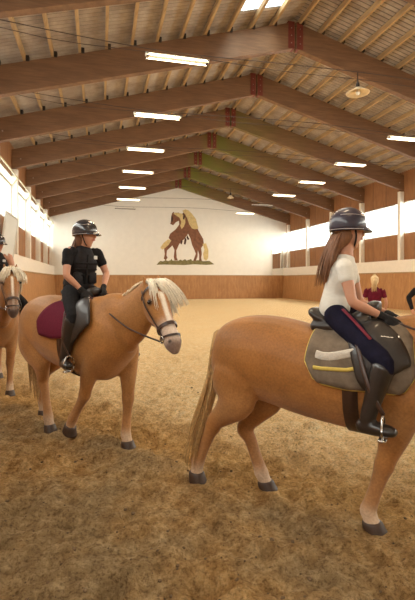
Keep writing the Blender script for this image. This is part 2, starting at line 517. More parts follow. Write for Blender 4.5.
# ------------------------------------------------------------------ roof
ORD = ['first', 'second', 'third', 'fourth', 'fifth', 'sixth', 'seventh', 'eighth', 'ninth', 'tenth', 'eleventh', 'twelfth', 'thirteenth', 'fourteenth']
PH = .17
SKY_X = (4.2, 5.55); SKY_Y = (6.3, 12.75)
def make_roof():
    # corrugated sheet, ribs running down the slope
    verts = []; faces = []
    def strip(x0, x1, y0, y1):
        n = int((y1 - y0) / (RIB / 4))
        base = len(verts)
        for i in range(n + 1):
            y = y0 + (y1 - y0) * i / n
            w = .03 * math.sin(2 * PI * (y / RIB + .18))
            for x in (x0, x1): verts.append((x, y, zbeam(x) + BD + PH + .03 + w))
        for i in range(n): 
            a = base + 2 * i; faces.append((a, a + 1, a + 3, a + 2))
    strip(XL - .6, SKY_X[0], YF, YB + .3)
    strip(SKY_X[0], SKY_X[1], YF, SKY_Y[0]); strip(SKY_X[0], SKY_X[1], SKY_Y[1], YB + .3)
    strip(SKY_X[1], XM, YF, YB + .3); strip(XM, XR + .6, YF, YB + .3)
    me = bpy.data.meshes.new('ceiling'); me.from_pydata(verts, [], faces); me.materials.append(M['sheet'])
    me.polygons.foreach_set('use_smooth', [True] * len(me.polygons))
    tag(link(me, 'ceiling'), kind='structure')
    # seams where the sheets overlap
    # skylight
    bm = bmesh.new()
    x0, x1 = SKY_X; y0, y1 = SKY_Y
    prism(bm, [(x0, zbeam(x0) + BD + PH + .05), (x1, zbeam(x1) + BD + PH + .05), (x1, zbeam(x1) + BD + PH + .07), (x0, zbeam(x0) + BD + PH + .07)], y0, y1)
    struct('window_1', bm, M['glass'])
    # beams
    xo_l, xo_r = XL - .12, XR + .12
    nv = 0
    vis = [y for y in BY if y > 4]
    for y in BY:
        if y < 1: 
            lab = 'brown laminated roof beam overhead, out of the picture nearer than all the others'
        else:
            k = vis.index(y) if y in vis else -1
            lab = ('brown laminated timber roof beam just above the viewer, nearest of all' if k < 0 else
                   'brown laminated timber roof beam with ridge plates, %s counted from the near end' % ORD[k])
            if k >= 5: lab = 'brown roof beam with green daylight painted on its right half, %s from the white gable wall' % ORD[len(vis) - 1 - k]
        if y < 1: continue
        e = empty('roof_beam', (0, y, 0)); tag(e, lab, 'beam', 'laminated roof beams across the hall')
        hw = .11
        for s in (0, 1):
            bm = bmesh.new()
            if s == 0:
                pts = [(xo_l, zbeam(XL) - .03), (XM - .015, ZR), (XM - .015, ZR + BD), (xo_l, zbeam(XL) + BD - .06)]
            else:
                pts = [(XM + .015, ZR), (xo_r, zbeam(XR) - .03), (xo_r, zbeam(XR) + BD - .06), (XM + .015, ZR + BD)]
            prism(bm, pts, -hw, hw)
            bmesh.ops.bevel(bm, geom=list(bm.edges), offset=.008, segments=1, affect='EDGES')
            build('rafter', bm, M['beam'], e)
        # steel ridge plates, two with a gap
        for s in (-1, 1):
            bm = bmesh.new()
            xa = XM + s * .05; xb = XM + s * .27
            prism(bm, [(min(xa, xb), ZR - .03), (max(xa, xb), ZR - .03), (max(xa, xb), ZR + BD + .0), (min(xa, xb), ZR + BD + .0)], -hw - .012, hw + .012)
            p = build('ridge_plate', bm, M['plate'], e)
            bm = bmesh.new()
            for zz in (.15, .4, .65):
                tube(bm, [(XM + s * .16, -hw - .03, ZR + zz), (XM + s * .16, hw + .03, ZR + zz)], .018, 8)
            build('bolt', bm, M['bolt'], p)
        for s, xx in ((-1, XL + .25), (1, XR - .25)):
            bm = bmesh.new(); tube(bm, [(xx, -hw - .02, zbeam(xx) + .35), (xx, hw + .02, zbeam(xx) + .35)], .03, 8)
            build('bolt', bm, M['bolt'], e)
    # purlins
    def purlin(x, lab):
        e = empty('purlin', (x, 0, zbeam(x) + BD)); tag(e, lab, 'purlin', 'purlins under the corrugated roof')
        bm = bmesh.new(); box(bm, -.04, .04, YF, YB, -.005, PH); build('timber', bm, M['purlin'], e)
        for y in BY:
            if y < 4: continue
            bm = bmesh.new(); box(bm, .042, .13, y - .17, y - .02, -.02, .13); build('purlin_bracket', bm, M['bracket'], e)
    xs = [2.5 + .77 * j for j in range(-8, 6)]
    xs = [x for x in xs if x > XL + .1 and x < XM - .1]
    for i, x in enumerate(xs):
        purlin(x, 'pale roof purlin on the left slope, %s up from the left wall' % ORD[i])
    xs = [XM + .16 + .77 * j for j in range(14)]
    xs = [x for x in xs if x < XR]
    for i, x in enumerate(xs[:14]):
        purlin(x, 'pale roof purlin on the right slope, %s down from the ridge' % ORD[i])

# ------------------------------------------------------------------ walls
Z_K, Z_B, Z_W0, Z_W1 = 2.05, 2.75, 4.22, 6.0
wn = [1]
def make_side(side):
    s = -1 if side == 'left' else 1
    xw = (XL - .14) if s < 0 else (XR + .04)       # plane of panels and windows
    def X(a, b):                                     # a,b distances outward from plane
        return (min(xw + s * a, xw + s * b), max(xw + s * a, xw + s * b))
    bm = bmesh.new(); box(bm, *X(0.0, .25), YF, YB + .2, -.1, Z_B)
    struct('wall_' + side, bm, M['white'])
    # white ledge on top of the kickboards
    xin = .30
    bm = bmesh.new(); box(bm, *X(-xin, .0), YF, YB, Z_K + .002, Z_B - .001)
    struct('trim_%d' % wn[0], bm, M['band']); wn[0] += 1
    # slanted kickboards
    bm = bmesh.new()
    a = xw - s * xin; b = xw - s * (xin + .16)
    prism(bm, [(a, Z_K), (a + s * .05, Z_K), (a + s * .05, -.1), (b, -.1), (b, 0)] if s < 0 else [(a, Z_K), (b, 0), (b, -.1), (a + s * .05, -.1), (a + s * .05, Z_K)], YF, YB - .02)
    struct('trim_%d' % wn[0], bm, M['kick']); wn[0] += 1
    bm = bmesh.new(); box(bm, *sorted((a, a - s * .05)), YF, YB - .05, Z_K - .05, Z_K + .02)
    struct('trim_%d' % wn[0], bm, M['purlin']); wn[0] += 1
    # wood panels under and over the windows
    bm = bmesh.new(); box(bm, *X(.0, .06), YF, YB, Z_B, Z_W0); struct('trim_%d' % wn[0], bm, M['panel']); wn[0] += 1
    ztop = 6.9
    bm = bmesh.new(); box(bm, *X(.0, .06), YF, YB, Z_W1 + (.28 if s < 0 else 0), zbeam(XL) + BD + .2); struct('trim_%d' % wn[0], bm, M['panel']); wn[0] += 1
    z1 = Z_W1 + (.28 if s < 0 else 0)
    # posts
    vis = [y for y in BY if y > (9 if s < 0 else 12)]
    for y in BY:
        if y < 5: continue
        bm = bmesh.new(); x0, x1 = X(-.26, .02)
        box(bm, x0, x1, y - .11, y + .11, Z_B, HE - .06)
        bmesh.ops.bevel(bm, geom=list(bm.edges), offset=.01, segments=1, affect='EDGES')
        k = vis.index(y) if y in vis else -1
        lab = ('white wall post on the %s wall, %s counted from the white end wall' % (side, ORD[len(vis) - 1 - k])) if k >= 0 else \
            'white wall post on the %s wall, %s behind the viewer side of the picture' % (side, 'nearer one' if y < 7 else 'farther one')
        tag(build('wall_post', bm, M['post']), lab, 'post', 'white posts on the %s wall' % side)
    # windows
    ys = BY + [YB]
    ys = sorted([YF] + ys)
    for ya, yb in zip(ys, ys[1:]):
        a0, b0 = ya + .11, yb - .11
        if b0 - a0 < .4: a0, b0 = ya + .02, yb - .02
        e = empty('window_%d' % (wn[0]), (0, 0, 0)); wn[0] += 1; e['kind'] = 'structure'
        f = bmesh.new(); w = .05
        x0, x1 = X(.0, .07)
        zt = z1 if s > 0 else 5.86
        box(f, x0, x1, a0, b0, Z_W0, Z_W0 + w); box(f, x0, x1, a0, b0, zt - w, zt)
        box(f, x0, x1, a0, a0 + w, Z_W0 + w, zt - w); box(f, x0, x1, b0 - w, b0, Z_W0 + w, zt - w)
        if s < 0:
            box(f, x0, x1, (a0 + b0) / 2 - .02, (a0 + b0) / 2 + .02, Z_W0 + w, zt - w)
            box(f, x0, x1, a0, b0, z1 - .03, z1)
        build('window_frame', f, M['frame'], e)
        g = bmesh.new(); gx = xw + s * .035
        box(g, gx - .004, gx + .004, a0 + w, b0 - w, Z_W0 + w, zt - w); build('pane', g, M['glass'], e)
        if s < 0 and yb > 12:          # bottom hung sash tilted into the hall
            fm = empty('sash', (xw, 0, zt)); fm.parent = e
            fm.rotation_euler = (0, math.radians(38), 0)
            L = .46
            f = bmesh.new(); box(f, -.02, .02, a0, b0, 0, .05); box(f, -.02, .02, a0, b0, L - .05, L)
            box(f, -.02, .02, a0, a0 + .05, .05, L - .05); box(f, -.02, .02, b0 - .05, b0, .05, L - .05)
            build('sash_frame', f, M['sash'], fm)
            g = bmesh.new(); box(g, -.004, .004, a0 + .05, b0 - .05, .05, L - .05); build('sash_pane', g, M['glass'], fm)
        if s > 0 and yb > 12:          # opening rod
            f = bmesh.new()
            tube(f, [(xw - .03, a0 + .55, z1 + .0), (xw - .3, a0 + .35, z1 - .75)], .014, 6)
            tube(f, [(xw - .03, b0 - .2, z1 - .01), (xw - .03, a0 + .2, z1 - .01)], .02, 6)
            build('stay_rod', f, M['steel'], e)
    # roof eave closing strip
def make_walls():
    make_side('left'); make_side('right')
    bm = bmesh.new()
    x0, x1 = XL - .4, XR + .3
    pts = [(x0, -.1), (x1, -.1), (x1, HE + BD + .12), (XM, ZR + BD + .17), (x0, HE + BD + .12)]
    prism(bm, pts, YB, YB + .25); struct('wall_back', bm, M['white'])
    bm = bmesh.new(); prism(bm, pts, YF - .25, YF); struct('wall_front', bm, M['white'])
    bm = bmesh.new()
    prism(bm, [(YB - .01, Z_K), (YB - .06, Z_K), (YB - .2, 0), (YB - .2, -.1), (YB - .01, -.1)], XL - .0, XR - .1, 'x')
    struct('trim_90', bm, M['kick_x'])
    bm = bmesh.new(); box(bm, XL + .1, XR - .2, YB - .09, YB - .002, Z_K - .02, Z_K + .03); struct('trim_91', bm, M['purlin'])
    # mirror on the end wall in the corner
    e = empty('arena_mirror', (15.72, YB - .03, 3.2)); tag(e, 'framed mirror on the white end wall beside the right corner', 'mirror')
    bm = bmesh.new(); box(bm, -.52, .52, -.02, .0, -1.06, 1.06); build('mirror_glass', bm, M['mirror'], e)
    f = bmesh.new()
    for b in ((-.56, .56, -.05, .0, 1.06, 1.12), (-.56, .56, -.05, .0, -1.12, -1.06), (-.56, -.52, -.05, 0, -1.06, 1.06), (.52, .56, -.05, 0, -1.06, 1.06)): box(f, *b)
    build('mirror_frame', f, M['post'], e)
    e.rotation_euler = (0, 0, -.0)
    # leaning mirror on the left kickboard
    e = empty('arena_mirror', (XL + .12, 18.3, Z_K + .03)); tag(e, 'tall mirror leaning from the left wall above the kickboard', 'mirror')
    e.rotation_euler = (0, math.radians(7), 0)
    bm = bmesh.new(); box(bm, .0, .02, -1.15, 1.15, 0.03, 2.05); build('mirror_glass', bm, M['mirror'], e)
    f = bmesh.new()
    for b in ((-.02, .035, -1.2, 1.2, 2.05, 2.1), (-.02, .035, -1.2, 1.2, 0, .03), (-.02, .035, -1.2, -1.15, .03, 2.05), (-.02, .035, 1.15, 1.2, .03, 2.05)): box(f, *b)
    build('mirror_frame', f, M['frame'], e)

# ------------------------------------------------------------------ mural
def make_mural():
    e = empty('mural', (4.10, YB - .003, 2.94)); tag(e, 'painted mural of two rearing horses on the white end wall', 'mural')
    def poly(name, px, mat, d, label=None):
        bm = bmesh.new()
        pts = [(x * .01490, (388 - y) * .0148) for x, y in px]
        f = bm.faces.new([bm.verts.new((a, -d, b)) for a, b in pts])
        r = bmesh.ops.extrude_face_region(bm, geom=[f])
        for v in r['geom']:
            if isinstance(v, bmesh.types.BMVert): v.co.y += .004
        bmesh.ops.triangulate(bm, faces=bm.faces)
        o = build(name, bm, mat, e)
        if label: o['label'] = label
    poly('painted_grass', [(38, 388), (48, 376), (60, 365), (75, 368), (90, 360), (105, 366), (120, 360), (125, 352), (130, 362), (160, 364), (180, 356), (186, 363), (205, 353), (212, 362), (240, 352), (246, 362), (290, 358), (310, 364), (350, 362), (365, 372), (380, 382), (330, 386), (260, 383), (200, 388), (80, 386)], M['mgrass'], .004)
    poly('painted_horse', [(118, 150), (122, 135), (124, 105), (130, 85), (138, 80), (142, 88), (165, 82), (190, 105), (215, 150), (235, 180), (222, 205), (200, 235), (170, 265), (152, 305), (155, 345), (162, 362), (142, 362), (138, 340), (142, 300), (130, 275), (98, 305), (96, 335), (102, 345), (92, 362), (80, 352), (86, 325), (82, 295), (98, 270), (118, 242), (108, 232), (116, 208), (150, 180), (170, 152), (168, 130), (150, 140), (134, 158)], M['mhorse'], .008, 'painted brown horse rearing on the left')
    poly('painted_mane', [(135, 90), (150, 83), (185, 88), (205, 112), (206, 140), (196, 165), (184, 178), (176, 160), (182, 135), (170, 112), (150, 100)], M['mmane'], .012)
    poly('painted_tail', [(60, 290), (78, 262), (105, 240), (124, 246), (108, 272), (85, 292), (72, 300)], M['mmane'], .012)
    poly('painted_horse', [(188, 88), (200, 76), (218, 82), (232, 108), (250, 140), (278, 172), (292, 200), (312, 232), (316, 262), (300, 288), (304, 320), (300, 345), (304, 362), (288, 360), (288, 325), (280, 300), (278, 338), (268, 362), (252, 364), (258, 348), (268, 320), (260, 300), (246, 270), (236, 232), (224, 208), (214, 180), (208, 140), (194, 112)], M['mhorse'], .010, 'painted brown horse rearing on the right')
    poly('painted_mane', [(188, 72), (206, 62), (225, 68), (246, 88), (268, 116), (284, 172), (262, 178), (244, 172), (228, 148), (218, 118), (205, 92)], M['mmane'], .014)
    poly('painted_tail', [(308, 262), (330, 258), (344, 300), (342, 345), (330, 362), (316, 352), (312, 320), (320, 296)], M['mmane'], .014)
    poly('painted_leg', [(204, 222), (213, 240), (207, 268), (197, 266), (200, 240)], M['mdark'], .014)
    poly('painted_leg', [(216, 212), (230, 236), (220, 242), (212, 226)], M['mdark'], .014)
    poly('painted_leg', [(180, 240), (190, 250), (184, 268), (176, 264)], M['mdark'], .013)
    for dx, dy, sx in ((126, 100, 1), (195, 84, 1)):
        poly('painted_shadow', [(dx, dy), (dx + 10, dy + 20), (dx + 4, dy + 40), (dx - 4, dy + 34)], M['mdark'], .016)

# ------------------------------------------------------------------ lamps
def make_lamps():
    YL0 = 10.36
    zl = CAMH + 5.39
    LX, RX = 1.83, 11.27
    def lamp(x, y, lit, lab, tilt):
        e = empty('fluorescent_lamp', (x, y, zl)); e.rotation_euler = (0, tilt, 0)
        tag(e, lab, 'lamp', 'fluorescent lamps hung on wires')
        bm = bmesh.new(); prism(bm, [(-.05, -.025), (.05, -.025), (.05, .035), (-.05, .035)], -.78, .78, 'x'); build('lamp_housing', bm, M['housing'], e)
        for s in (-1, 1):
            bm = bmesh.new(); tube(bm, [(-.75, s * .10, -.035), (.75, s * .10, -.035)], .017, 10)
            build('lamp_tube', bm, M['tube'] if lit else M['tube_off'], e)
        bm = bmesh.new()
        for xx in (-.73, .73): box(bm, xx - .02, xx + .02, -.12, .12, -.05, -.012)
        for xx in (-.6, .6): tube(bm, [(xx, 0, .05), (xx, 0, .14)], .008, 6)
        build('hanger', bm, M['cable'], e)
        if lit:
            L = bpy.data.lights.new('lamp_light', 'AREA'); L.shape = 'RECTANGLE'; L.size = 1.5; L.size_y = .16
            L.energy = LAMP_W; L.color = (1, .77, .50)
            lo = bpy.data.objects.new('lamp_light', L); COL.objects.link(lo); lo.location = (x, y, zl - .075)
    for k in range(-3, 7):
        y = YL0 + 3.75 * k
        lit = k != 6
        nm = ('lit twin-tube lamp on its wire over the left side, %s counted from the near end' % ORD[k]) if 0 <= k < 6 else \
            ('unlit twin-tube lamp hanging in front of the white end wall, left side' if k == 6 else 'twin-tube lamp over the left side behind the viewer')
        lamp(LX, y, lit, nm, 0)
        if k == 0:
            nm = 'lit twin-tube lamp over the right side, out of the picture at the right edge'
        elif k < 0: nm = 'twin-tube lamp over the right side behind the viewer'
        elif k == 5: nm = 'unlit dark lamp over the right side before the end wall'
        elif k == 6: nm = 'lit twin-tube lamp over the right side, farthest and closest to the white end wall'
        else: nm = 'lit twin-tube lamp on its wire over the right side, %s counted from the near end' % ORD[k - 1]
        lamp(RX, y, k != 5, nm, 0)
        if k < 0: continue
        wl = 'dark lamp wire strung across the hall under the roof, %s from the near end' % ORD[k]
        bm = bmesh.new()
        P = [(XL + .05, zl + .5), (-1.2, zl + .28), (LX - .7, zl + .14), (LX + .7, zl + .14), (4.6, zl + .2), (XM + .5, zl + .24), (8.5, zl + .22), (RX - .7, zl + .14), (RX + .7, zl + .14), (14, zl + .28), (XR - .05, zl + .5)]
        tube(bm, [(a, y, b) for a, b in P], .011, 5, 3)
        if k < 3:
            P2 = [(a, b - (.17 if XL + .1 < a < XR - .1 and not (LX - 1 < a < LX + 1 or RX - 1 < a < RX + 1) else .05)) for a, b in P]
            tube(bm, [(a, y + .05, b) for a, b in P2], .009, 5, 3)
        tag(build('lamp_wire', bm, M['cable']), wl, 'wire', 'lamp wires across the hall')
    # pendants
    for (x, y, lab, r) in ((6.75, YL0, 'round cream pendant lamp hanging from the nearest lamp wire', .31), (7.75, YL0 + 15, 'small pendant lamp hanging before the white end wall', .2)):
        e = empty('pendant_lamp', (x, y, zl - .33)); tag(e, lab, 'lamp')
        bm = bmesh.new()
        prof = [(.03, .16), (.06, .15), (.10, .11), (r * .7, .05), (r, 0), (r - .005, -.012), (r * .69, .035), (.09, .09), (.03, .12)]
        n = 24; rings = []
        for pr, pz in prof: rings.append([bm.verts.new((pr * math.cos(2 * PI * i / n), pr * math.sin(2 * PI * i / n), pz)) for i in range(n)])
        for a, b in zip(rings, rings[1:]):
            for i in range(n): bm.faces.new((a[i], a[(i + 1) % n], b[(i + 1) % n], b[i]))
        build('lamp_shade', bm, M['shade'], e, True)
        bm = bmesh.new(); limb(bm, [(0, 0, .15, .045, .045), (0, 0, .24, .05, .05), (0, 0, .3, .02, .02), (0, 0, .55, .012, .012)], (0, 1, 0), 10, 2); build('stem', bm, M['bracket'], e, True)
        bm = bmesh.new(); ball(bm, (0, 0, .02), .055, .055, .08); build('bulb', bm, M['housing'], e, True)

# ------------------------------------------------------------------ horse
FORE = {1: (0, .62, .45), 2: (.75, .9, .75), 3: (0, 1, 1)}
FSPLIT = {1: 0, 2: -.55, 3: 0}
COATC = {1: (.27, .115, .033), 2: (.345, .15, .04), 3: (.30, .122, .029)}
def interp(tab, x):
    if x <= tab[0][0]: return tab[0][1:]
    for a, b in zip(tab, tab[1:]):
        if x <= b[0]:
            t = (x - a[0]) / (b[0] - a[0]); return tuple(p + (q - p) * t for p, q in zip(a[1:], b[1:]))
    return tab[-1][1:]

def locks(bm, roots, path, n, width=.012, jit=.02, seed=1, seg=5):
    """n tapered strands; roots(t)->point, path(t)->list of offsets"""
    r = random.Random(seed)
    for i in range(n):
        t = (i + r.random()) / n
        p0 = roots(t) + V((r.uniform(-1, 1), r.uniform(-1, 1), r.uniform(-1, 1))) * jit * .5
        offs = path(t)
        f = r.uniform(.75, 1.08)
        drift = V((r.uniform(-1, 1), r.uniform(-1, 1), r.uniform(-.5, .5))) * jit
        pts = [p0] + [p0 + V(o) * f + drift * (k + 1) / len(offs) * 1.6 for k, o in enumerate(offs)]
        m = len(pts)
        keys = [(*p, width * (1 - .85 * (k / (m - 1)) ** 1.5) * .55, width * (1 - .85 * (k / (m - 1)) ** 1.5)) for k, p in enumerate(pts)]
        a = r.uniform(0, PI)
        limb(bm, keys, (math.cos(a), math.sin(a), 0), 4, 2, cap=False)

def make_horse(k, label, sx, sy, sz, pose, poll, muzzle, hside, neck_mid, mane_side=1):
    loc, rz = hmat(k)
    root = empty('horse', loc, rz); tag(root, label, 'horse')
    T = [(-.82, 1.17, .98, .07), (-.775, 1.27, .86, .17), (-.66, 1.355, .79, .245), (-.5, 1.40, .75, .285), (-.3, 1.395, .715, .29),
         (-.1, 1.35, .675, .305), (.08, 1.325, .65, .31), (.25, 1.345, .63, .295), (.4, 1.41, .62, .265), (.52, 1.39, .65, .24), (.64, 1.29, .74, .20), (.72, 1.18, .83, .15), (.77, 1.08, .92, .08)]
    tab = [(x * sx, a * sz, b * sz, w * sy) for x, a, b, w in T]
    bm = bmesh.new()
    limb(bm, [(x, 0, (a + b) / 2, (a - b) / 2, w) for x, a, b, w in tab], (0, 1, 0), 24, 3, 2.15)
    # neck
    poll = V(poll); muzzle = V(muzzle); hs = V(hside).normalized(); nm = V(neck_mid)
    d = (muzzle - poll).normalized()
    hs = (hs - d * hs.dot(d)).normalized()
    up = hs.cross(d)            # out of the forehead
    if up.dot(V((1, 0, .6))) < 0: up = -up; 
    back = -up
    nb0 = V((.36 * sx, 0, 1.06 * sz)); nb1 = V((.56 * sx, 0, 1.15 * sz))
    pk = poll - up * .045 - d * .02
    limb(bm, [(*nb0, .30 * sz, .20 * sy), (*nb1, .295 * sz, .165 * sy), (*(nm + V((.01, 0, -.035))), .235 * sz, .115 * sy), (*(nm * .35 + pk * .65 + V((.01, 0, -.03))), .175 * sz, .09 * sy), (*pk, .12, .078)],
         [(0, 1, 0), (0, 1, 0), tuple((V((0, 1, 0)) * .7 + hs * .3).normalized()), tuple((V((0, 1, 0)) * .3 + hs * .7).normalized()), tuple(hs)], 18, 4)
    L = (muzzle - poll).length
    def hp(t, off=0): return poll + d * (L * t) + up * off
    HK = [(-.04, -.06, .06, .065), (.06, -.055, .105, .092), (.2, -.065, .142, .108), (.34, -.058, .135, .10), (.5, -.04, .108, .08), (.68, -.022, .085, .067), (.83, -.015, .077, .069), (.94, -.015, .068, .064), (1.0, -.02, .042, .042)]
    limb(bm, [(*hp(t, o), ra, rb) for t, o, ra, rb in HK], tuple(hs), 18, 3, 2.2)
    # brow ridges, lower lip
    for s in (-1, 1):
        ball(bm, hp(.27, .0) + hs * s * .072, .045, .03, .04)
        ball(bm, hp(.9, .022) + hs * s * .044, .026, .02, .026)
        base = hp(.0, -.02) + hs * s * .05
        tip = base - d * .12 + hs * s * .03 + up * .035
        limb(bm, [(*base, .022, .03), (*(base * .55 + tip * .45), .019, .031), (*(base * .15 + tip * .85), .01, .014), (*tip, .004, .004)], tuple(hs), 10, 2)
    ball(bm, hp(.93, -.06), .036, .036, .03)
    # legs
    hoofs = []
    for nmn, q in pose.items():
        s = -1 if nmn[1] == 'r' else 1
        y0 = q['y']
        if nmn[0] == 'f':
            kn, fe, ho = V((q['knee'][0], y0, q['knee'][1])), V((q['fet'][0], y0, q['fet'][1])), V((q['hoof'][0], y0, q['hoof'][1]))
            elb = V((q.get('elb', (.50 * sx, .84 * sz))[0], s * .155 * sy, q.get('elb', (.5 * sx, .84 * sz))[1]))
            sh = V((.56 * sx, s * .14 * sy, 1.02 * sz))
            hi = elb * .5 + sh * .5
            keys = [(*sh, .14, .078), (*hi, .138, .088), (*elb, .115 * sz, .088 * sy), (*(elb * .55 + kn * .45), .094, .076), (*(elb * .18 + kn * .82), .066, .058), (*kn, .064, .060), (*(kn * .8 + fe * .2), .052, .047), (*(kn * .45 + fe * .55), .046, .040), (*(kn * .12 + fe * .88), .050, .045), (*fe, .057, .052)]
        else:
            st = V((q['stifle'][0], s * .185 * sy, q['stifle'][1])); hk = V((q['hock'][0], y0, q['hock'][1]))
            fe, ho = V((q['fet'][0], y0, q['fet'][1])), V((q['hoof'][0], y0, q['hoof'][1]))
            hip = V((-.56 * sx, s * .13 * sy, 1.10 * sz)); th = V((-.55 * sx, s * .165 * sy, .95 * sz))
            g = (st * .5 + hk * .5)
            keys = [(*hip, .20, .11), (*th, .205, .115), (*(th * .45 + st * .55 + V((-.085, 0, 0))), .205 * sz, .105 * sy), (*(st * .72 + hk * .28 + V((-.045, 0, .0))), .160, .092), (*(st * .36 + hk * .64 + V((-.01, 0, 0))), .100, .072), (*(st * .08 + hk * .92 + V((-.008, 0, 0))), .070, .058), (*(hk + V((-.01, 0, -.03))), .067, .056), (*(hk * .75 + fe * .25), .054, .047), (*(hk * .45 + fe * .55), .048, .043), (*(hk * .12 + fe * .88), .052, .047), (*fe, .060, .055)]
        limb(bm, keys, (0, 1, 0), 14, 3)
        ax = (ho - fe); 
        limb(bm, [(*fe, .056, .052), (*(fe + ax * .35), .049, .048), (*(fe + ax * .6), .054, .054)], (0, 1, 0), 12, 2)
        hoofs.append((fe, ho, ax.normalized(), q.get('lift', 0)))
    base = COATC[k]
    pale = cmix(base, (.52, .32, .18), .42)
    legs_low = [(h[0]) for h in hoofs]
    ecs = [hp(.27, .012) + hs * s * .104 for s in (-1, 1)]
    def colf(p):
        c = base
        zz = p.z / sz
        c = cmix(c, pale, .75 * (1 - sstep(.18, .62, zz)))
        c = cmix(c, cmix(base, (.62, .40, .21), .4), .4 * (1 - sstep(.72, .98, zz)) * sstep(.5, .66, zz))
        c = cmix(c, (.66, .54, .42), .55 * (1 - sstep(.1, .22, zz)))
        rel = p - poll; t = rel.dot(d) / L; o = rel.dot(up); w = rel.dot(hs)
        if -.1 < t < 1.12 and abs(w) < .14 and -.21 + .05 * t < o < .2:
            bw = .55 if k == 1 else 1
            if t > .15 and o > -.03: c = cmix(c, (.85, .78, .68), (1 - sstep(.012 * bw, .032 * bw, abs(w))) * sstep(.12, .2, t) * .9)
            c = cmix(c, (.62, .50, .42) if k != 1 else (.25, .15, .10), .75 * sstep(.5, .7, t))
            c = cmix(c, (.16, .10, .085) if k != 1 else (.07, .045, .04), .85 * sstep(.84, .95, t - .5 * min(0, o + .02)))
            for s in (-1, 1):
                e = hp(.9, .03) + hs * s * .045
                c = cmix(c, (.02, .012, .01), 1 - sstep(.010, .022, (p - e).length))
                e = ecs[(s + 1) // 2]
                c = cmix(c, (.04, .025, .02), .8 * (1 - sstep(.02, .045, (p - e).length)))
        return c
    remeshed('body', bm, .0125, M['coat'], root, 4, colf)
    # hooves
    for fe, ho, ax, lift in hoofs:
        bm = bmesh.new()
        c0 = fe + (ho - fe) * .56
        down = ax if lift > .06 else (ax * .35 + V((0, 0, -1)) * .65).normalized()
        fw = V((1, 0, 0)); fw = (fw - down * fw.dot(down)).normalized(); sd = down.cross(fw)
        rings = []
        for (t, r, f) in ((-.012, .05, 0), (0, .058, .002), (.03, .063, .008), (.06, .068, .016), (max(.065, (ho - fe).length * .46), .072, .022)):
            rings.append([bm.verts.new(c0 + down * t + fw * (f + r * 1.12 * math.cos(a)) + sd * (r * math.sin(a))) for a in [2 * PI * i / 16 for i in range(16)]])
        for a, b in zip(rings, rings[1:]):
            for i in range(16): bm.faces.new((a[i], a[(i + 1) % 16], b[(i + 1) % 16], b[i]))
        bm.faces.new(rings[0]); bm.faces.new(rings[-1])
        build('hoof', bm, M['hoof'], root, True)
    for e in ecs:
        bm = bmesh.new(); ball(bm, e - hs * 0, .017); build('eye', bm, M['eye'], root, True)
    # mane
    wit = V((.42 * sx, 0, 1.40 * sz))
    nmt = (wit + pk) / 2
    # crest line: offset above neck centreline
    def crest(t):
        ks = [wit, nm + V((-.62, 0, .70)).normalized() * .19 * sz, (nm * .35 + pk * .65) + V((-.62, 0, .75)).normalized() * .135 * sz, pk - d * .09 + back * .01]
        x = t * 3; i = min(int(x), 2); f = x - i
        return ks[i].lerp(ks[i + 1], f)
    bm = bmesh.new()
    ms = mane_side
    locks(bm, crest, lambda t: [(.01, ms * .05, .0), (.02, ms * .10, -.07), (.03, ms * .13, -.17), (.03, ms * .13, -.26)], 230, .013, .018, k)
    locks(bm, crest, lambda t: [(-.0, -ms * .008, .004), (-.0, -ms * .018, -.012), (-.01, -ms * .028, -.03)], 90, .009, .012, k + 50)
    build('mane', bm, M['mane'], root, True)
    # forelock between and in front of the ears, falling down the face
    bm = bmesh.new()
    part, fl, side_len = FORE[k]
    def fr(t): return poll - d * .03 + hs * lerp(-.055, .055, t)
    def fp(t):
        w = lerp(-1, 1, t) * .5 + part + (.5 if lerp(-1, 1, t) > FSPLIT[k] else -.5)
        return [tuple(up * .055 + hs * w * .02), tuple(d * .09 * fl + up * .075 + hs * w * .05), tuple(d * .19 * fl + up * .05 + hs * w * .085), tuple(d * .29 * fl + up * .03 + hs * w * .10)]
    locks(bm, fr, fp, 170, .012, .018, k + 20)
    def fr2(t): return poll - d * .04 - up * .05 + hs * .065 * ms
    locks(bm, fr2, lambda t: [tuple(hs * ms * .06 + d * .03), tuple(hs * ms * .085 + d * .14 * side_len), tuple(hs * ms * .075 + d * .27 * side_len), tuple(hs * ms * .06 + d * .38 * side_len)], 80, .013, .035, k + 30)
    build('forelock', bm, M['mane_w'], root, True)
    # tail
    if k != 1:
        bm = bmesh.new()
        tr = V((-.79 * sx, 0, 1.24 * sz))
        q = pose['hr']
        tp = q.get('tail')
        locks(bm, lambda t: tr, lambda t: [(a, lerp(-wd, wd, t) + b, c) for a, b, c, wd in tp], 150, .014, .03, k + 9)
        build('tail', bm, M['tailm'], root, True)
    # ---------- bridle (part of the turnout worn on the head)
    br = empty('bridle'); br.parent = root
    def band(name, t0, o0, rA, rB, tilt=0, w=.011, par=br, mt='bridle'):
        bm = bmesh.new(); c = hp(t0, o0); pts = []
        n = 26; axd = (d + up * tilt).normalized(); uu = hs.cross(axd).normalized()
        if uu.dot(up) < 0: uu = -uu
        R = []
        for i in range(n):
            a = 2 * PI * i / n
            e = c + uu * (rA * math.cos(a)) + hs * (rB * math.sin(a))
            nrm = (uu * math.cos(a) / rA + hs * math.sin(a) / rB).normalized()
            R.append([bm.verts.new(e + axd * w), bm.verts.new(e + axd * w + nrm * .007), bm.verts.new(e - axd * w + nrm * .007), bm.verts.new(e - axd * w)])
        for i in range(n):
            a, b = R[i], R[(i + 1) % n]
            for j in range(4): bm.faces.new((a[j], a[(j + 1) % 4], b[(j + 1) % 4], b[j]))
        return build(name, bm, M[mt], par)
    band('noseband', .66, -.022, .095, .076, 0, .014)
    band('chin_strap', .80, -.018, .088, .075, -.25, .008)
    band('browband', .1, -.055, .126, .106, .35, .009)
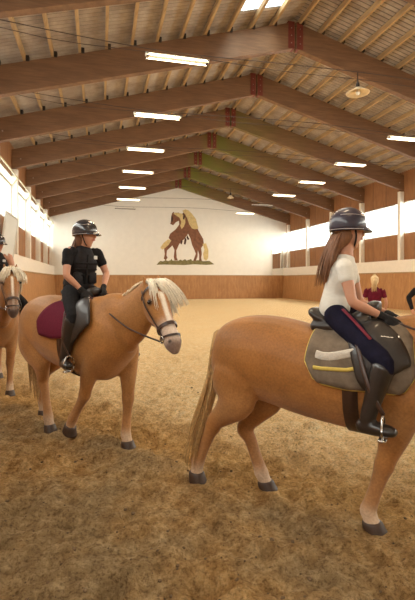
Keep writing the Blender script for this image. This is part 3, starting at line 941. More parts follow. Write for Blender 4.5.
    for s in (-1, 1):
        bm = bmesh.new()
        pts = [hp(.02, -.05) + hs * s * .10, hp(.2, -.05) + hs * s * .117, hp(.36, -.045) + hs * s * .109, hp(.52, -.035) + hs * s * .092, hp(.68, -.02) + hs * s * .08, hp(.80, -.015) + hs * s * .076]
        limb(bm, [(*p, .011, .004) for p in pts], tuple(hs), 8, 3)
        build('cheek_strap', bm, M['bridle'], br, True)
        bm = bmesh.new(); c = hp(.82, -.03) + hs * s * .078
        tube(bm, [c + d * (.03 * math.cos(a)) + up * (.03 * math.sin(a)) for a in [2 * PI * i / 14 for i in range(15)]], .005, 6)
        build('bit_ring', bm, M['steel'], br, True)
    root['hp'] = 0; del root['hp']
    return root, tab, dict(hp=hp, hs=hs, d=d, up=up, sx=sx, sz=sz, br=br)

def body_pt(tab, x, ang, off=0):
    """point on the barrel: ang 0 = spine, +-90deg = flank (+ left)"""
    a, b, w = interp(tab, x)
    zc = (a + b) / 2; rz_ = (a - b) / 2 + off; ry = w + off
    ca, sa = math.cos(ang), math.sin(ang); pw = 2 / 2.15
    return V((x, math.copysign(abs(sa) ** pw, sa) * ry, zc + math.copysign(abs(ca) ** pw, ca) * rz_))

def draped(name, tab, xr, angmax, off, mat, parent, thick=.01, na=40, nx=22):
    """sheet draped over the back; angmax(x)-> max angle on each flank; rear/front slant by xr(ang)->(x0,x1)"""
    bm = bmesh.new(); G = []
    for i in range(nx + 1):
        row = []
        for j in range(na + 1):
            s = lerp(-1, 1, j / na)
            u = i / nx
            am = angmax(u); an = s * am
            x0, x1 = xr(abs(s)); x = lerp(x0, x1, u)
            row.append(bm.verts.new(body_pt(tab, x, an, off)))
        G.append(row)
    for i in range(nx):
        for j in range(na): bm.faces.new((G[i][j], G[i][j + 1], G[i + 1][j + 1], G[i + 1][j]))
    edge = [G[i][0].co.copy() for i in range(nx + 1)], [G[i][na].co.copy() for i in range(nx + 1)], [G[0][j].co.copy() for j in range(na + 1)], [G[nx][j].co.copy() for j in range(na + 1)]
    o = build(name, bm, mat, parent, True)
    sd = o.modifiers.new('thick', 'SOLIDIFY'); sd.thickness = thick; sd.offset = 1
    return o, edge

def make_tack(k, tab, padmat, trimmat, xs, label_pad, label_saddle, padang=(1.75, 1.75), padx=(-.28, .42), stripes=False, foot=None, seatz=None, trim_r=.007, sweep=.03, fdx=.0):
    loc, rz = hmat(k)
    p = empty('saddle_pad', loc, rz); tag(p, label_pad, 'saddle pad')
    x0, x1 = padx[0] + xs, padx[1] + xs
    def am(u): 
        e = min(u, 1 - u); c = sstep(0, .14, e) ** .5 if e < .14 else 1
        return lerp(padang[0], padang[1], u) * (.80 + .20 * c)
    o, ed = draped('pad_cloth', tab, lambda s: (x0 + sweep * (1 - s) ** 1.3, x1 + .05 * s), am, .014, padmat, p, .014)
    for e in (ed[0], ed[1], ed[2], ed[3]):
        bm = bmesh.new(); tube(bm, [tuple(q) for q in e[::2]], trim_r, 6); build('trim', bm, trimmat, p, True)
    if stripes:
        for s in (-1, 1):
            bm = bmesh.new()
            pts = [body_pt(tab, lerp(x0 + .06, x1 - .02, t), s * (padang[0] * .86), .034) for t in [i / 10 for i in range(11)]]
            limb(bm, [(*q, .012, .004) for q in pts], (0, 1, 0), 8, 1); build('stripe', bm, trimmat, p, True)
            bm = bmesh.new()
            pts = [body_pt(tab, lerp(x0 + .07, x1 - .1, t), s * (padang[0] * .70 + .03 * math.sin(t * 9)), .034) for t in [i / 10 for i in range(11)]]
            limb(bm, [(*q, .028, .006) for q in pts], (0, 1, 0), 8, 1); build('fleece_strip', bm, M['padwhite'], p, True)
    sd = empty('saddle', loc, rz); tag(sd, label_saddle, 'saddle')
    top = interp(tab, xs)[0] + .03
    # seat
    bm = bmesh.new()
    S = [(-.185, .09, .025, .12), (-.17, .075, .035, .135), (-.11, .045, .04, .135), (-.02, .025, .04, .12), (.08, .025, .045, .105), (.17, .05, .05, .10), (.23, .08, .045, .085), (.25, .09, .02, .06)]
    limb(bm, [(xs + a, 0, interp(tab, xs + a)[0] + .02 + z, ra, rb) for a, z, ra, rb in S], (0, 1, 0), 16, 3, 2.4)
    for s in (-1, 1):
        limb(bm, [(xs - .15, s * .09, interp(tab, xs - .15)[0] + .01, .04, .05), (xs, s * .105, top - .01, .04, .05), (xs + .2, s * .10, interp(tab, xs + .2)[0] + .0, .045, .05)], (0, 1, 0), 10, 2)
    remeshed('seat', bm, .01, M['leather'], sd, 2)
    for s in (-1, 1):
        # flap
        bm = bmesh.new(); G = []
        n1, n2 = 14, 14
        for i in range(n1 + 1):
            u = i / n1; row = []
            for j in range(n2 + 1):
                v = j / n2
                xa = lerp(.03, .10, v) + .02 * v * v; xb = lerp(.24, .42, math.sin(v * PI * .62)) - .10 * sstep(.75, 1, v)
                x = xs + fdx + lerp(xa, xb, u)
                an = s * lerp(.42, 1.62 - .18 * abs(2 * u - 1) ** 3, v)
                row.append(bm.verts.new(body_pt(tab, x, an, .038 + .018 * math.sin(PI * u))))
            G.append(row)
        for i in range(n1):
            for j in range(n2): bm.faces.new((G[i][j], G[i][j + 1], G[i + 1][j + 1], G[i + 1][j]))
        f = build('flap', bm, M['leather'], sd, True); md = f.modifiers.new('t', 'SOLIDIFY'); md.thickness = .008; md.offset = 0
        # stirrup leather and iron
        if foot:
            ft = V(foot) if s < 0 else V((foot[0] + .02, -foot[1], foot[2]))
            a = body_pt(tab, xs + .16, s * .85, .065)
            bm = bmesh.new(); m_ = (a + ft) / 2 + V((0, s * .05, .03))
            tp = ft + V((0, 0, .135))
            limb(bm, [(*a, .014, .004), (*m_, .014, .004), (*tp, .014, .004)], (0, 1, 0), 8, 4); build('stirrup_leather', bm, M['bridle'], sd, True)
            bm = bmesh.new()
            pts = [(ft.x, ft.y + .055 * math.sin(q) * (1.0 if math.cos(q) > -.3 else 1.05), ft.z + .055 + .08 * math.cos(q) * (1 if math.cos(q) > 0 else .72)) for q in [2 * PI * i / 20 for i in range(21)]]
            tube(bm, pts, .007, 6); box(bm, ft.x - .022, ft.x + .022, ft.y - .05, ft.y + .05, ft.z - .012, ft.z - .001)
            build('stirrup_iron', bm, M['steel'], sd, True)
    # girth
    bm = bmesh.new(); G = []
    for j in range(33):
        an = lerp(1.25, 2 * PI - 1.25, j / 32)
        G.append([bm.verts.new(body_pt(tab, xs + .13 + dx, an, .012)) for dx in (-.045, .045)])
    for a, b in zip(G, G[1:]): bm.faces.new((a[0], a[1], b[1], b[0]))
    g = build('girth', bm, M['bridle'], sd, True); md = g.modifiers.new('t', 'SOLIDIFY'); md.thickness = .012
    return sd

def make_reins(H, hands, br):
    hp, hs = H['hp'], H['hs']
    for s, h in hands:
        a = hp(.84, -.05) + hs * s * .07
        b = V(h)
        bm = bmesh.new(); m1 = a.lerp(b, .35) + V((0, s * .05, -.035)); m2 = a.lerp(b, .7) + V((0, s * .03, -.02))
        limb(bm, [(*a, .008, .006), (*m1, .008, .006), (*m2, .008, .006), (*b, .008, .006)], (0, 1, 0), 6, 5)
        build('rein', bm, M['bridle'], br, True)

# ------------------------------------------------------------------ people
SK = (.52, .26, .165)
def hand_shape(bm, wr, dirv, side, curl=1.0, s=1.0, grow=0.0, palm=(0, 0, -1)):
    """wrist point, pointing direction, side = +1 left hand; palm normal direction"""
    f = V(dirv).normalized(); pn = V(palm); pn = (pn - f * pn.dot(f)).normalized(); lat = f.cross(pn).normalized()
    wr = V(wr)
    g = grow
    limb(bm, [(*(wr - f * .02), .019 + g, .023 + g), (*(wr + f * .02), .018 + g, .032 + g), (*(wr + f * .055), .016 + g, .039 + g), (*(wr + f * .082), .013 + g, .037 + g)], tuple(lat), 12, 2)
    for i, (o, L) in enumerate(((-.030, .062), (-.010, .072), (.010, .068), (.029, .054))):
        b0 = wr + f * .08 + lat * o * s
        a1, a2 = .9 * curl, 1.9 * curl
        p1 = b0 + (f * math.cos(a1 * .5) + pn * math.sin(a1 * .5)) * L * .45
        p2 = p1 + (f * math.cos(a1 + .5 * curl) + pn * math.sin(a1 + .5 * curl)) * L * .35
        p3 = p2 + (f * math.cos(a2 + .5 * curl) + pn * math.sin(a2 + .5 * curl)) * L * .28
        limb(bm, [(*(b0 - f * .02), .009 + g, .009 + g), (*b0, .0095 + g, .0095 + g), (*p1, .009 + g, .009 + g), (*p2, .0085 + g, .0085 + g), (*p3, .007 + g, .007 + g)], tuple(lat), 8, 2)
    tb = wr + f * .025 - lat * .028 * side * -1
    tl = lat * side
    t1 = tb + (f * .6 + tl * .55 + pn * .45).normalized() * .035
    t2 = t1 + (f * .8 + pn * .55 - tl * .05).normalized() * .032
    limb(bm, [(*tb, .014 + g, .014 + g), (*t1, .011 + g, .011 + g), (*t2, .008 + g, .008 + g)], tuple(pn), 8, 2)

def head_shape(bm, hc, f, up, lat, s=1.0):
    K = [(-.118, .046, .026, .026), (-.10, .035, .055, .045), (-.06, .014, .082, .060), (-.01, .0, .094, .071), (.04, -.006, .098, .076), (.085, -.008, .084, .066), (.115, -.01, .045, .036)]
    limb(bm, [(*(hc + up * (z * s) + f * (o * s)), ra * s, rb * s) for z, o, ra, rb in K], tuple(lat), 18, 3)
    limb(bm, [(*(hc + f * .088 * s + up * .012 * s), .008, .008), (*(hc + f * .104 * s - up * .02 * s), .012, .011), (*(hc + f * .112 * s - up * .035 * s), .012, .014), (*(hc + f * .095 * s - up * .044 * s), .007, .012)], tuple(lat), 10, 2)
    for q in (-1, 1):
        e = hc + lat * q * .072 * s - f * .008 * s - up * .012 * s
        limb(bm, [(*(e + up * .024), .015, .008), (*(e + lat * q * .006), .018, .009), (*(e - up * .026), .010, .007)], tuple(lat), 8, 2)
        ball(bm, hc + f * .078 * s + lat * q * .03 * s + up * .006, .014, .012, .010)
    limb(bm, [(*(hc + f * .090 * s - up * .064 * s - lat * .02), .008, .008), (*(hc + f * .100 * s - up * .064 * s), .011, .01), (*(hc + f * .090 * s - up * .064 * s + lat * .02), .008, .008)], tuple(up), 8, 2)

def make_person(label, loc, rz, J, st):
    root = empty('person', loc, rz); tag(root, label, 'person')
    g = lambda n: V(J[n])
    pel, wai, che, nb, hc = g('pel'), g('wai'), g('che'), g('nb'), g('head')
    hf = V(J['hf']).normalized(); hup = V(J.get('hup', (0, 0, 1))); hup = (hup - hf * hup.dot(hf)).normalized(); hl = hup.cross(hf).normalized()
    sd = (g('sl') - g('sr')).normalized()
    S = st.get('s', 1.0); W = st.get('w', 1.0)
    def torso(bm, d, top=True, bottom=True):
        ks = []
        if bottom: ks += [(*(pel + V((0, 0, -.03))), .095 * W + d, .135 * W + d), (*pel, .105 * W + d, .15 * W + d)]
        ks += [(*(pel * .5 + wai * .5), .10 * W + d, .142 * W + d), (*wai, .086 * W + d, .120 * W + d), (*(wai * .5 + che * .5), .092 * W + d, .130 * W + d), (*che, .10 * W + d, .145 * W + d), (*(che * .45 + nb * .55), .085 * W + d, .135 * W + d), (*(che * .12 + nb * .88), .058 * W + d, .085 * W + d)]
        if top: ks += [(*nb, .05 + d, .055 + d), (*(nb * .4 + (hc - hup * .06 - hf * .015) * .6), .046 + d, .046 + d)]
        limb(bm, ks, tuple(sd), 20, 3, 2.2)
    def arm(bm, q, d, frac=1.0, lo=True):
        s_, e_, w_ = g('s' + q), g('e' + q), g('w' + q)
        ks = [(*(s_ * .75 + (che * .4 + nb * .6) * .25), .055 * S + d, .055 * S + d), (*s_, .052 * S + d, .05 * S + d)]
        if frac < 1:
            ks += [(*s_.lerp(e_, frac * .5), .046 * S + d * 1.3, .045 * S + d * 1.3), (*s_.lerp(e_, frac), .043 * S + d * 1.7, .042 * S + d * 1.7)]
        else:
            ks += [(*s_.lerp(e_, .5), .045 * S + d, .043 * S + d), (*s_.lerp(e_, .92), .037 * S + d, .036 * S + d), (*e_.lerp(w_, .08), .037 * S + d, .036 * S + d), (*e_.lerp(w_, .35), .037 * S + d, .035 * S + d), (*e_.lerp(w_, .7), .029 * S + d, .028 * S + d), (*w_, .023 * S + d, .025 * S + d)]
        limb(bm, ks, (0, 1, .2), 12, 3)
    def leg(bm, q, d, hi=True, frac0=0):
        h_, k_, a_, t_ = g('h' + q), g('k' + q), g('a' + q), g('t' + q)
        ks = []
        ks += [(*h_, .092 * W + d, .088 * W + d), (*h_.lerp(k_, .3), .088 * W + d, .082 * W + d), (*h_.lerp(k_, .7), .068 * S + d, .064 * S + d), (*k_, .056 * S + d, .054 * S + d), (*k_.lerp(a_, .3), .054 * S + d, .050 * S + d), (*k_.lerp(a_, .7), .040 * S + d, .038 * S + d), (*a_, .033 * S + d, .032 * S + d)]
        if frac0: ks = ks[3:]; ks[0] = (*k_.lerp(a_, .08), .055 * S + d, .053 * S + d)
        if not hi: ks = ks[:-2]
        limb(bm, ks, (0, 1, 0), 14, 3)
    def foot(bm, q, d):
        a_, t_ = g('a' + q), g('t' + q)
        f = (t_ - a_); f.z = 0; f.normalize()
        heel = a_ - f * .035 + V((0, 0, -.05))
        ftip = t_
        limb(bm, [(*(a_ + V((0, 0, .02))), .034 * S + d, .034 * S + d), (*(a_ + V((0, 0, -.035))), .04 * S + d, .036 * S + d)], (0, 1, 0), 12, 2)
        lat = V((0, 0, 1)).cross(f)
        limb(bm, [(*heel, .034 + d, .033 + d), (*heel.lerp(ftip, .4), .034 + d, .035 + d), (*heel.lerp(ftip, .8), .026 + d, .042 + d), (*ftip, .018 + d, .03 + d)], tuple(lat), 12, 3)
    bm = bmesh.new(); torso(bm, 0); head_shape(bm, hc, hf, hup, hl, st.get('hs', 1.0))
    for q, s in (('l', 1), ('r', -1)):
        arm(bm, q, 0); leg(bm, q, 0); foot(bm, q, 0)
        hand_shape(bm, g('w' + q), J.get('hd' + q, g('w' + q) - g('e' + q)), s, st.get('curl', 1.0), 1, 0, J.get('palm' + q, (0, -s * .6, -.8)))
    eyes = [hc + hf * .09 + hl * q * .031 + hup * .006 for q in (-1, 1)]
    lip = hc + hf * .104 - hup * .064
    def colf(p):
        c = SK
        for e in eyes:
            c = cmix(c, (.05, .03, .02), 1 - sstep(.007, .014, (p - e).length))
            c = cmix(c, (.13, .06, .03), .8 * (1 - sstep(.004, .008, abs((p - e).dot(hup) - .022))) * (1 - sstep(.02, .028, (p - e).length)))
        q = p - lip
        c = cmix(c, (.45, .14, .11), .8 * (1 - sstep(.006, .013, abs(q.dot(hup)))) * (1 - sstep(.018, .028, abs(q.dot(hl)))) * (1 - sstep(.02, .03, abs(q.dot(hf)))))
        return c
    remeshed('body', bm, .0068, M['skin'], root, 2, colf)
    # breeches
    if st.get('legs'):
        bm = bmesh.new()
        limb(bm, [(*(pel + V((0, 0, -.035))), .10 * W + .01, .145 * W + .01), (*pel, .11 * W + .01, .155 * W + .01), (*pel.lerp(wai, .5), .095 * W, .13 * W)], tuple(sd), 18, 3)
        for q in 'lr': leg(bm, q, .009, hi=True)
        remeshed('breeches' if st.get('boots') else 'trousers', bm, .0085, M[st['legs']], root, 2)
    if st.get('boots'):
        for q in 'lr':
            bm = bmesh.new(); leg(bm, q, .016, True, 1); foot(bm, q, .010)
            b = remeshed('boot', bm, .0085, M['boot'], root, 2)
            a_, t_ = g('a' + q), g('t' + q); f = (t_ - a_); f.z = 0; f.normalize(); hl_ = a_ - f * .03 + V((0, 0, -.1))
    else:
        for q in 'lr':
            bm = bmesh.new(); foot(bm, q, .008); remeshed('shoe', bm, .009, M['boot'], root, 2)
    # shirt
    bm = bmesh.new(); torso(bm, .019 if not st.get('vest') else .013, top=False, bottom=st.get('untuck', True))
    if st.get('sleeve', .55):
        for q in 'lr': arm(bm, q, .008, st.get('sleeve', .55))
    remeshed('shirt', bm, .0085, M[st['shirt']], root, 2)
    if st.get('vest'):
        bm = bmesh.new()
        limb(bm, [(*pel.lerp(wai, .35), .125, .155), (*wai, .115, .145), (*wai.lerp(che, .5), .118, .152), (*che, .122, .160), (*che.lerp(nb, .5), .105, .125), (*che.lerp(nb, .82), .08, .095)], tuple(sd), 20, 3, 2.6)
        vf = sd.cross(V((0, 0, 1))).normalized()
        if vf.dot(V((1, 0, 0))) < 0: vf = -vf
        v = remeshed('vest', bm, .0085, M['vest'], root, 2)
        for z, wd in ((.25, 1), (.75, 1)):
            pass
        bm = bmesh.new()
        for k in (0, 1, 2):
            c = wai.lerp(che, .1 + .42 * k)
            limb(bm, [(*(c + vf * .128 + sd * w * 1.0 - vf * (w / .15) ** 2 * .03), .010, .006) for w in (-.12, -.06, 0, .06, .12)], tuple(vf), 8, 2)
        limb(bm, [(*(pel.lerp(wai, .4) + vf * .132), .012, .006), (*(wai.lerp(che, .5) + vf * .13), .012, .006), (*(che.lerp(nb, .5) + vf * .112), .012, .006)], tuple(vf), 8, 2)
        build('seam', bm, M['black'], v, True)
        for q in (-1, 1):
            bm = bmesh.new(); c = wai + vf * .115 + sd * q * .08
            limb(bm, [(*(c + V((0, 0, -.06))), .048, .02), (*(c + V((0, 0, .035))), .048, .018)], tuple(vf), 10, 2, 4); build('pocket', bm, M['vest'], v, True)
        bm = bmesh.new(); c = che.lerp(nb, .25) + vf * .121 + sd * .085
        limb(bm, [(*c, .020, .004), (*(c + V((0, 0, .03))), .020, .004)], tuple(vf), 8, 1, 4); build('emblem', bm, M['silver'], v)
    if st.get('stripe'):
        for q, s in (('l', 1), ('r', -1)):
            h_, k_ = g('h' + q), g('k' + q); n = V((.25, s * .5, .8)).normalized()
            bm = bmesh.new(); dd = (k_ - h_).normalized(); n = (n - dd * n.dot(dd)).normalized()
            limb(bm, [(*(h_.lerp(k_, t) + n * r), .012, .004) for t, r in ((.12, .094), (.4, .088), (.7, .073))], tuple(n), 8, 2); build('side_stripe', bm, M['redstripe'], root, True)
    if st.get('gloves'):
        for q, s in (('l', 1), ('r', -1)):
            bm = bmesh.new(); hand_shape(bm, g('w' + q), J.get('hd' + q, g('w' + q) - g('e' + q)), s, st.get('curl', 1.0), 1, .0035, J.get('palm' + q, (0, -s * .6, -.8)))
            f = (g('w' + q) - g('e' + q)).normalized()
            limb(bm, [(*(g('w' + q) - f * .035), .030, .030), (*(g('w' + q)), .028, .03)], (0, 1, 0), 10, 2)
            remeshed('glove', bm, .0048, M['glove'], root, 1)
    # hair
    hm = M[st['hair']]
    if st.get('hairstyle') == 'long':
        bm = bmesh.new(); b0 = hc - hf * .06 - hup * .03
        dn = V(J['hairend']) - b0
        limb(bm, [(*(hc - hf * .03 - hup * .005), .085, .078), (*(hc - hf * .045 - hup * .07), .06, .07), (*(b0 + dn * .35 - hf * .01), .04, .05), (*(b0 + dn * .7), .034, .042), (*(b0 + dn), .015, .022)], tuple(hl), 14, 4)
        locks(bm, lambda t: b0 + hl * lerp(-.05, .05, t) - hf * .02, lambda t: [tuple(dn * .3 - hf * .02 + hl * lerp(-.01, .01, t)), tuple(dn * .65 - hf * .02 + hl * lerp(-.01, .01, t)), tuple(dn * 1.05 - hf * .0)], 60, .009, .014, 5)
        build('hair', bm, hm, root, True)
    elif st.get('hairstyle') == 'short':
        bm = bmesh.new(); b0 = hc - hf * .06 - hup * .03
        limb(bm, [(*(hc - hf * .03), .085, .08), (*(hc - hf * .05 - hup * .08), .06, .068), (*(hc - hf * .07 - hup * .14), .055, .06), (*(hc - hf * .07 - hup * .2), .03, .035)], tuple(hl), 14, 3)
        locks(bm, lambda t: b0 + hl * lerp(-.06, .06, t), lambda t: [tuple(-hup * .06 - hf * .03), tuple(-hup * .13 - hf * .03 + hl * lerp(-.03, .03, t)), tuple(-hup * .18 - hf * .01)], 50, .010, .02, 6)
        build('hair', bm, hm, root, True)
    else:
        bm = bmesh.new()
        limb(bm, [(*(hc + hup * .118 - hf * .02), .05, .045), (*(hc + hup * .085 - hf * .022), .094, .082), (*(hc + hup * .03 - hf * .03), .098, .086), (*(hc - hup * .03 - hf * .038), .078, .078), (*(hc - hup * .075 - hf * .045), .05, .055)], tuple(hl), 16, 3)
        b0 = hc - hf * .125 + hup * .03
        bun = st.get('tail_len', .3)
        locks(bm, lambda t: b0 + hl * lerp(-.02, .02, t), lambda t: [tuple(-hf * .03 - hup * .01 + hl * lerp(-.01, .02, t)), tuple(-hf * .035 - hup * bun * .45 + hl * lerp(-.0, .045, t)), tuple(-hf * .0 - hup * bun + hl * lerp(.0, .05, t))], 60, .010, .014, 8)
        ball(bm, b0 + hf * .01, .03)
        build('hair', bm, hm, root, True)
    if st.get('helmet'):
        he = empty('helmet'); he.parent = root
        mt = M[st['helmet']]
        bm = bmesh.new()
        c = hc + hup * .028 - hf * .008
        n1, n2 = 28, 10; rings = []
        R = (.128, .108, .118)
        for j in range(n2 + 1):
            ph = lerp(-.30, PI / 2 - .03, j / n2)
            ring = []
            for i in range(n1):
                a = 2 * PI * i / n1
                low = -.022 * max(0, -math.cos(a)) - .014 * (1 - abs(math.cos(a))) if j < 3 else 0
                ring.append(bm.verts.new(c + hf * (R[0] * math.cos(a) * math.cos(ph)) + hl * (R[1] * math.sin(a) * math.cos(ph)) + hup * (R[2] * math.sin(ph) + low * (1 - j / 3))))
            rings.append(ring)
        for a, b in zip(rings, rings[1:]):
            for i in range(n1): bm.faces.new((a[i], a[(i + 1) % n1], b[(i + 1) % n1], b[i]))
        bm.faces.new(rings[-1])
        o = build('shell', bm, mt, he, True); md = o.modifiers.new('t', 'SOLIDIFY'); md.thickness = .008; md.offset = -1
        bm = bmesh.new(); A, B = [], []
        for i in range(13):
            a = lerp(-1.05, 1.05, i / 12)
            base = c + hf * (R[0] * math.cos(a)) * .97 + hl * (R[1] * math.sin(a)) * .97 - hup * .022
            out = .052 * math.cos(a / 1.05 * PI / 2) ** .6
            tip = base + (hf * math.cos(a * .5) + hl * math.sin(a * .5)) * out - hup * (.018 if out > 0 else 0)
            A.append([bm.verts.new(base + hup * .006), bm.verts.new(base.lerp(tip, .5) + hup * .008), bm.verts.new(tip)])
            B.append([bm.verts.new(base - hup * .004), bm.verts.new(base.lerp(tip, .5) - hup * .0), bm.verts.new(tip - hup * .005)])
        for i in range(12):
            for j in range(2):
                bm.faces.new((A[i][j], A[i][j + 1], A[i + 1][j + 1], A[i + 1][j])); bm.faces.new((B[i][j], B[i + 1][j], B[i + 1][j + 1], B[i][j + 1]))
            bm.faces.new((A[i][2], B[i][2], B[i + 1][2], A[i + 1][2]))
        build('visor', bm, mt, he, True)
        bm = bmesh.new()
        tube(bm, [c + hf * ((R[0] + .002) * math.cos(a)) * .965 + hl * ((R[1] + .002) * math.sin(a)) * .965 - hup * (.028 + .012 * (1 - abs(math.cos(a))) + .018 * max(0, -math.cos(a))) for a in [2 * PI * i / 28 for i in range(29)]], .0028, 6)
        for q in (-1, 1):
            tube(bm, [c + hf * (R[0] * math.cos(a) * .9) * math.cos(.5) * 1.13 + hl * q * (R[1] * math.sin(a)) * math.cos(.3) * 1.06 + hup * (.045 + .01 * math.sin(a)) for a in [lerp(.75, 2.5, i / 10) for i in range(11)]], .0022, 6)
        build('piping', bm, M['trimgrey'], he, True)
        for q in (-1, 1):
            bm = bmesh.new()
            tube(bm, [hc + hl * q * .083 + hup * .0 + hf * .0, hc + hl * q * .078 - hup * .05 + hf * .015, hc + hl * q * .05 - hup * .105 + hf * .025, hc - hup * .128 + hf * .035], .006, 6, 2)
            build('chin_strap', bm, M['glove'], he, True)
    return root

# ================================================================== assembly
LAMP_W = 60
POSE3 = dict(hr=dict(y=-.13, stifle=(-.45, .79), hock=(-.80, .49), fet=(-.945, .165), hoof=(-.965, .0), tail=((-.03, 0, -.02, .015), (-.05, -.02, -.2, .03), (-.045, -.07, -.42, .045), (-.10, -.11, -.66, .05), (-.155, -.13, -.86, .045), (-.18, -.13, -1.02, .035))),
             hl=dict(y=.05, stifle=(-.36, .78), hock=(-.61, .45), fet=(-.475, .11), hoof=(-.415, .0)),
             fr=dict(y=-.13, elb=(.57, .84), knee=(.44, .43), fet=(.345, .125), hoof=(.39, .0)),
             fl=dict(y=.12, elb=(.60, .84), knee=(.76, .50), fet=(.82, .14), hoof=(.88, .0)))
POSE2 = dict(hr=dict(y=-.12, stifle=(-.36, .85), hock=(-.45, .53), fet=(-.35, .15), hoof=(-.30, .0), tail=((-.05, 0, -.02, .015), (-.075, .0, -.2, .03), (-.05, .03, -.5, .05), (-.02, .05, -.8, .05), (.0, .06, -1.0, .04))),
             hl=dict(y=.10, stifle=(-.48, .84), hock=(-.80, .52), fet=(-.86, .16), hoof=(-.83, .0)),
             fr=dict(y=-.14, elb=(.50, .88), knee=(.34, .50), fet=(.14, .235), hoof=(.07, .10), lift=.1),
             fl=dict(y=.12, elb=(.62, .88), knee=(.67, .47), fet=(.635, .13), hoof=(.68, .0)))
POSE1 = dict(hr=dict(y=-.13, stifle=(-.36, .88), hock=(-.55, .54), fet=(-.50, .15), hoof=(-.45, .0), tail=(.0, .0)),
             hl=dict(y=.13, stifle=(-.42, .88), hock=(-.78, .54), fet=(-.82, .15), hoof=(-.79, .0)),
             fr=dict(y=-.13, elb=(.50, .90), knee=(.56, .52), fet=(.40, .28), hoof=(.33, .17), lift=.17),
             fl=dict(y=.13, elb=(.52, .90), knee=(.50, .45), fet=(.46, .13), hoof=(.50, .0)))
def w_of(k, x, y):
    (ox, oz), al = HP[k]; c, s = math.cos(al), math.sin(al)
    return c2w(ox + c * x + s * y, oz - s * x + c * y)
for k, P in ((1, POSE1), (2, POSE2), (3, POSE3)):
    for q in P.values():
        if not q.get('lift'): hoof_spots.append(w_of(k, q['hoof'][0], q['y']))

def make_clods():
    r = random.Random(11); bm = bmesh.new()
    for _ in range(520):
        zc_ = 2.1 + 5.5 * r.random() ** 1.5; xc_ = r.uniform(-.52, .52) * zc_
        x, y = c2w(xc_, zc_); d = x * TN[0] + y * TN[1] - TC
        if r.random() > (.9 if d < .6 else .35): continue
        q = r.uniform(.003, .008) if r.random() < .85 else r.uniform(.008, .014)
        m = Matrix.Translation((x, y, floor_z(x, y) + q * .3)) @ Matrix.Rotation(r.uniform(0, 6), 4, 'Z') @ Matrix.Diagonal((q * r.uniform(.8, 1.5), q * r.uniform(.8, 1.4), q * .8, 1))
        bmesh.ops.create_icosphere(bm, subdivisions=1, radius=1, matrix=m)
    tag(build('sand_clods', bm, M['clod']), 'loose dark clods and crumbs lying on the arena sand', 'clods', kind='stuff')
make_floor(); make_clods(); make_roof(); make_walls(); make_mural(); make_lamps()

r3, t3, h3 = make_horse(3, 'golden chestnut horse walking at the right, head beyond the picture edge', 1.02, 1.0, .955, POSE3, (1.20, 0, 1.50), (1.58, .0, 1.04), (0, 1, 0), (.86, 0, 1.25))
r2, t2, h2 = make_horse(2, 'golden horse with pale forelock and maroon saddle pad, middle of the three', 1.10, 1.05, 1.03, POSE2, (1.135, .02, 1.55), (1.49, -.07, 1.05), (.29, .957, 0), (.86, 0, 1.30))
r1, t1, h1 = make_horse(1, 'pale maned horse at the left edge with its white blazed face towards us', 1.05, 1.0, 1.06, POSE1, (1.097, .057, 1.71), (1.36, .055, 1.18), (0, 1, 0), (.84, .02, 1.37))

make_tack(3, t3, M['padgrey'], M['yellow'], .14, 'grey quilted saddle pad edged and striped in yellow', 'dark leather saddle on the grey and yellow pad', (1.52, 1.72), (-.15, .44), True, (.475, -.375, .690), trim_r=.010, fdx=.05)
make_tack(2, t2, M['maroon'], M['maroon_trim'], .08, 'maroon saddle pad with a lighter edge on the middle horse', 'dark saddle on the maroon pad of the middle horse', (1.56, 1.45), (-.30, .27), False, (.44, -.37, .785), trim_r=.005, sweep=.17, fdx=.10)
make_tack(1, t1, M['padwhite'], M['padwhite'], .10, 'pale saddle pad on the horse at the left edge', 'dark saddle on the horse at the left edge', (1.4, 1.4), (-.3, .3), False, (.40, -.37, .85), trim_r=.005)

def rider(k, label, J, st):
    loc, rz = hmat(k)
    return make_person(label, loc, rz, J, st)

rider(3, 'rider in white t-shirt, navy breeches and dark helmet on the right horse',
      dict(pel=(.10, 0, 1.405), wai=(.11, 0, 1.51), che=(.15, 0, 1.625), nb=(.175, 0, 1.755), head=(.195, .0, 1.955), hf=(.74, .66, -.05),
           sl=(.165, .15, 1.69), sr=(.20, -.155, 1.69), el=(.23, .19, 1.44), er=(.265, -.20, 1.46), wl=(.46, .06, 1.365), wr=(.445, -.11, 1.365),
           hdl=(.8, -.1, -.5), hdr=(.8, .1, -.5), hl=(.13, .10, 1.37), hr=(.13, -.10, 1.37), kl=(.47, .31, 1.11), kr=(.47, -.31, 1.11),
           al=(.385, .355, .785), ar=(.385, -.355, .785), tl=(.53, .385, .735), tr=(.53, -.385, .735), hairend=(.055, -.075, 1.60)),
      dict(shirt='tee', legs='navy', boots=True, gloves=True, hair='hair_lb', hairstyle='long', helmet='helmet3', stripe=True, sleeve=.34, w=.80, s=.9, curl=1.2, hs=1.0))
rider(2, 'rider in black vest and black helmet looking aside on the middle horse',
      dict(pel=(.02, 0, 1.52), wai=(.04, 0, 1.64), che=(.08, 0, 1.78), nb=(.11, 0, 1.93), head=(.135, .01, 2.075), hf=(.86, .48, -.02),
           sl=(.12, .165, 1.885), sr=(.10, -.165, 1.885), el=(.19, .23, 1.67), er=(.17, -.23, 1.65), wl=(.31, .10, 1.52), wr=(.27, -.11, 1.495),
           hdl=(.7, -.3, -.5), hdr=(.7, .25, -.5), hl=(.05, .10, 1.48), hr=(.05, -.10, 1.48), kl=(.39, .30, 1.26), kr=(.39, -.30, 1.26),
           al=(.34, .355, .885), ar=(.34, -.355, .885), tl=(.48, .40, .835), tr=(.48, -.40, .835)),
      dict(shirt='black', legs='black', boots=True, gloves=True, hair='hair_b', hairstyle='short', helmet='helmet', vest=True, sleeve=.5, w=.95, s=.95, curl=1.2))
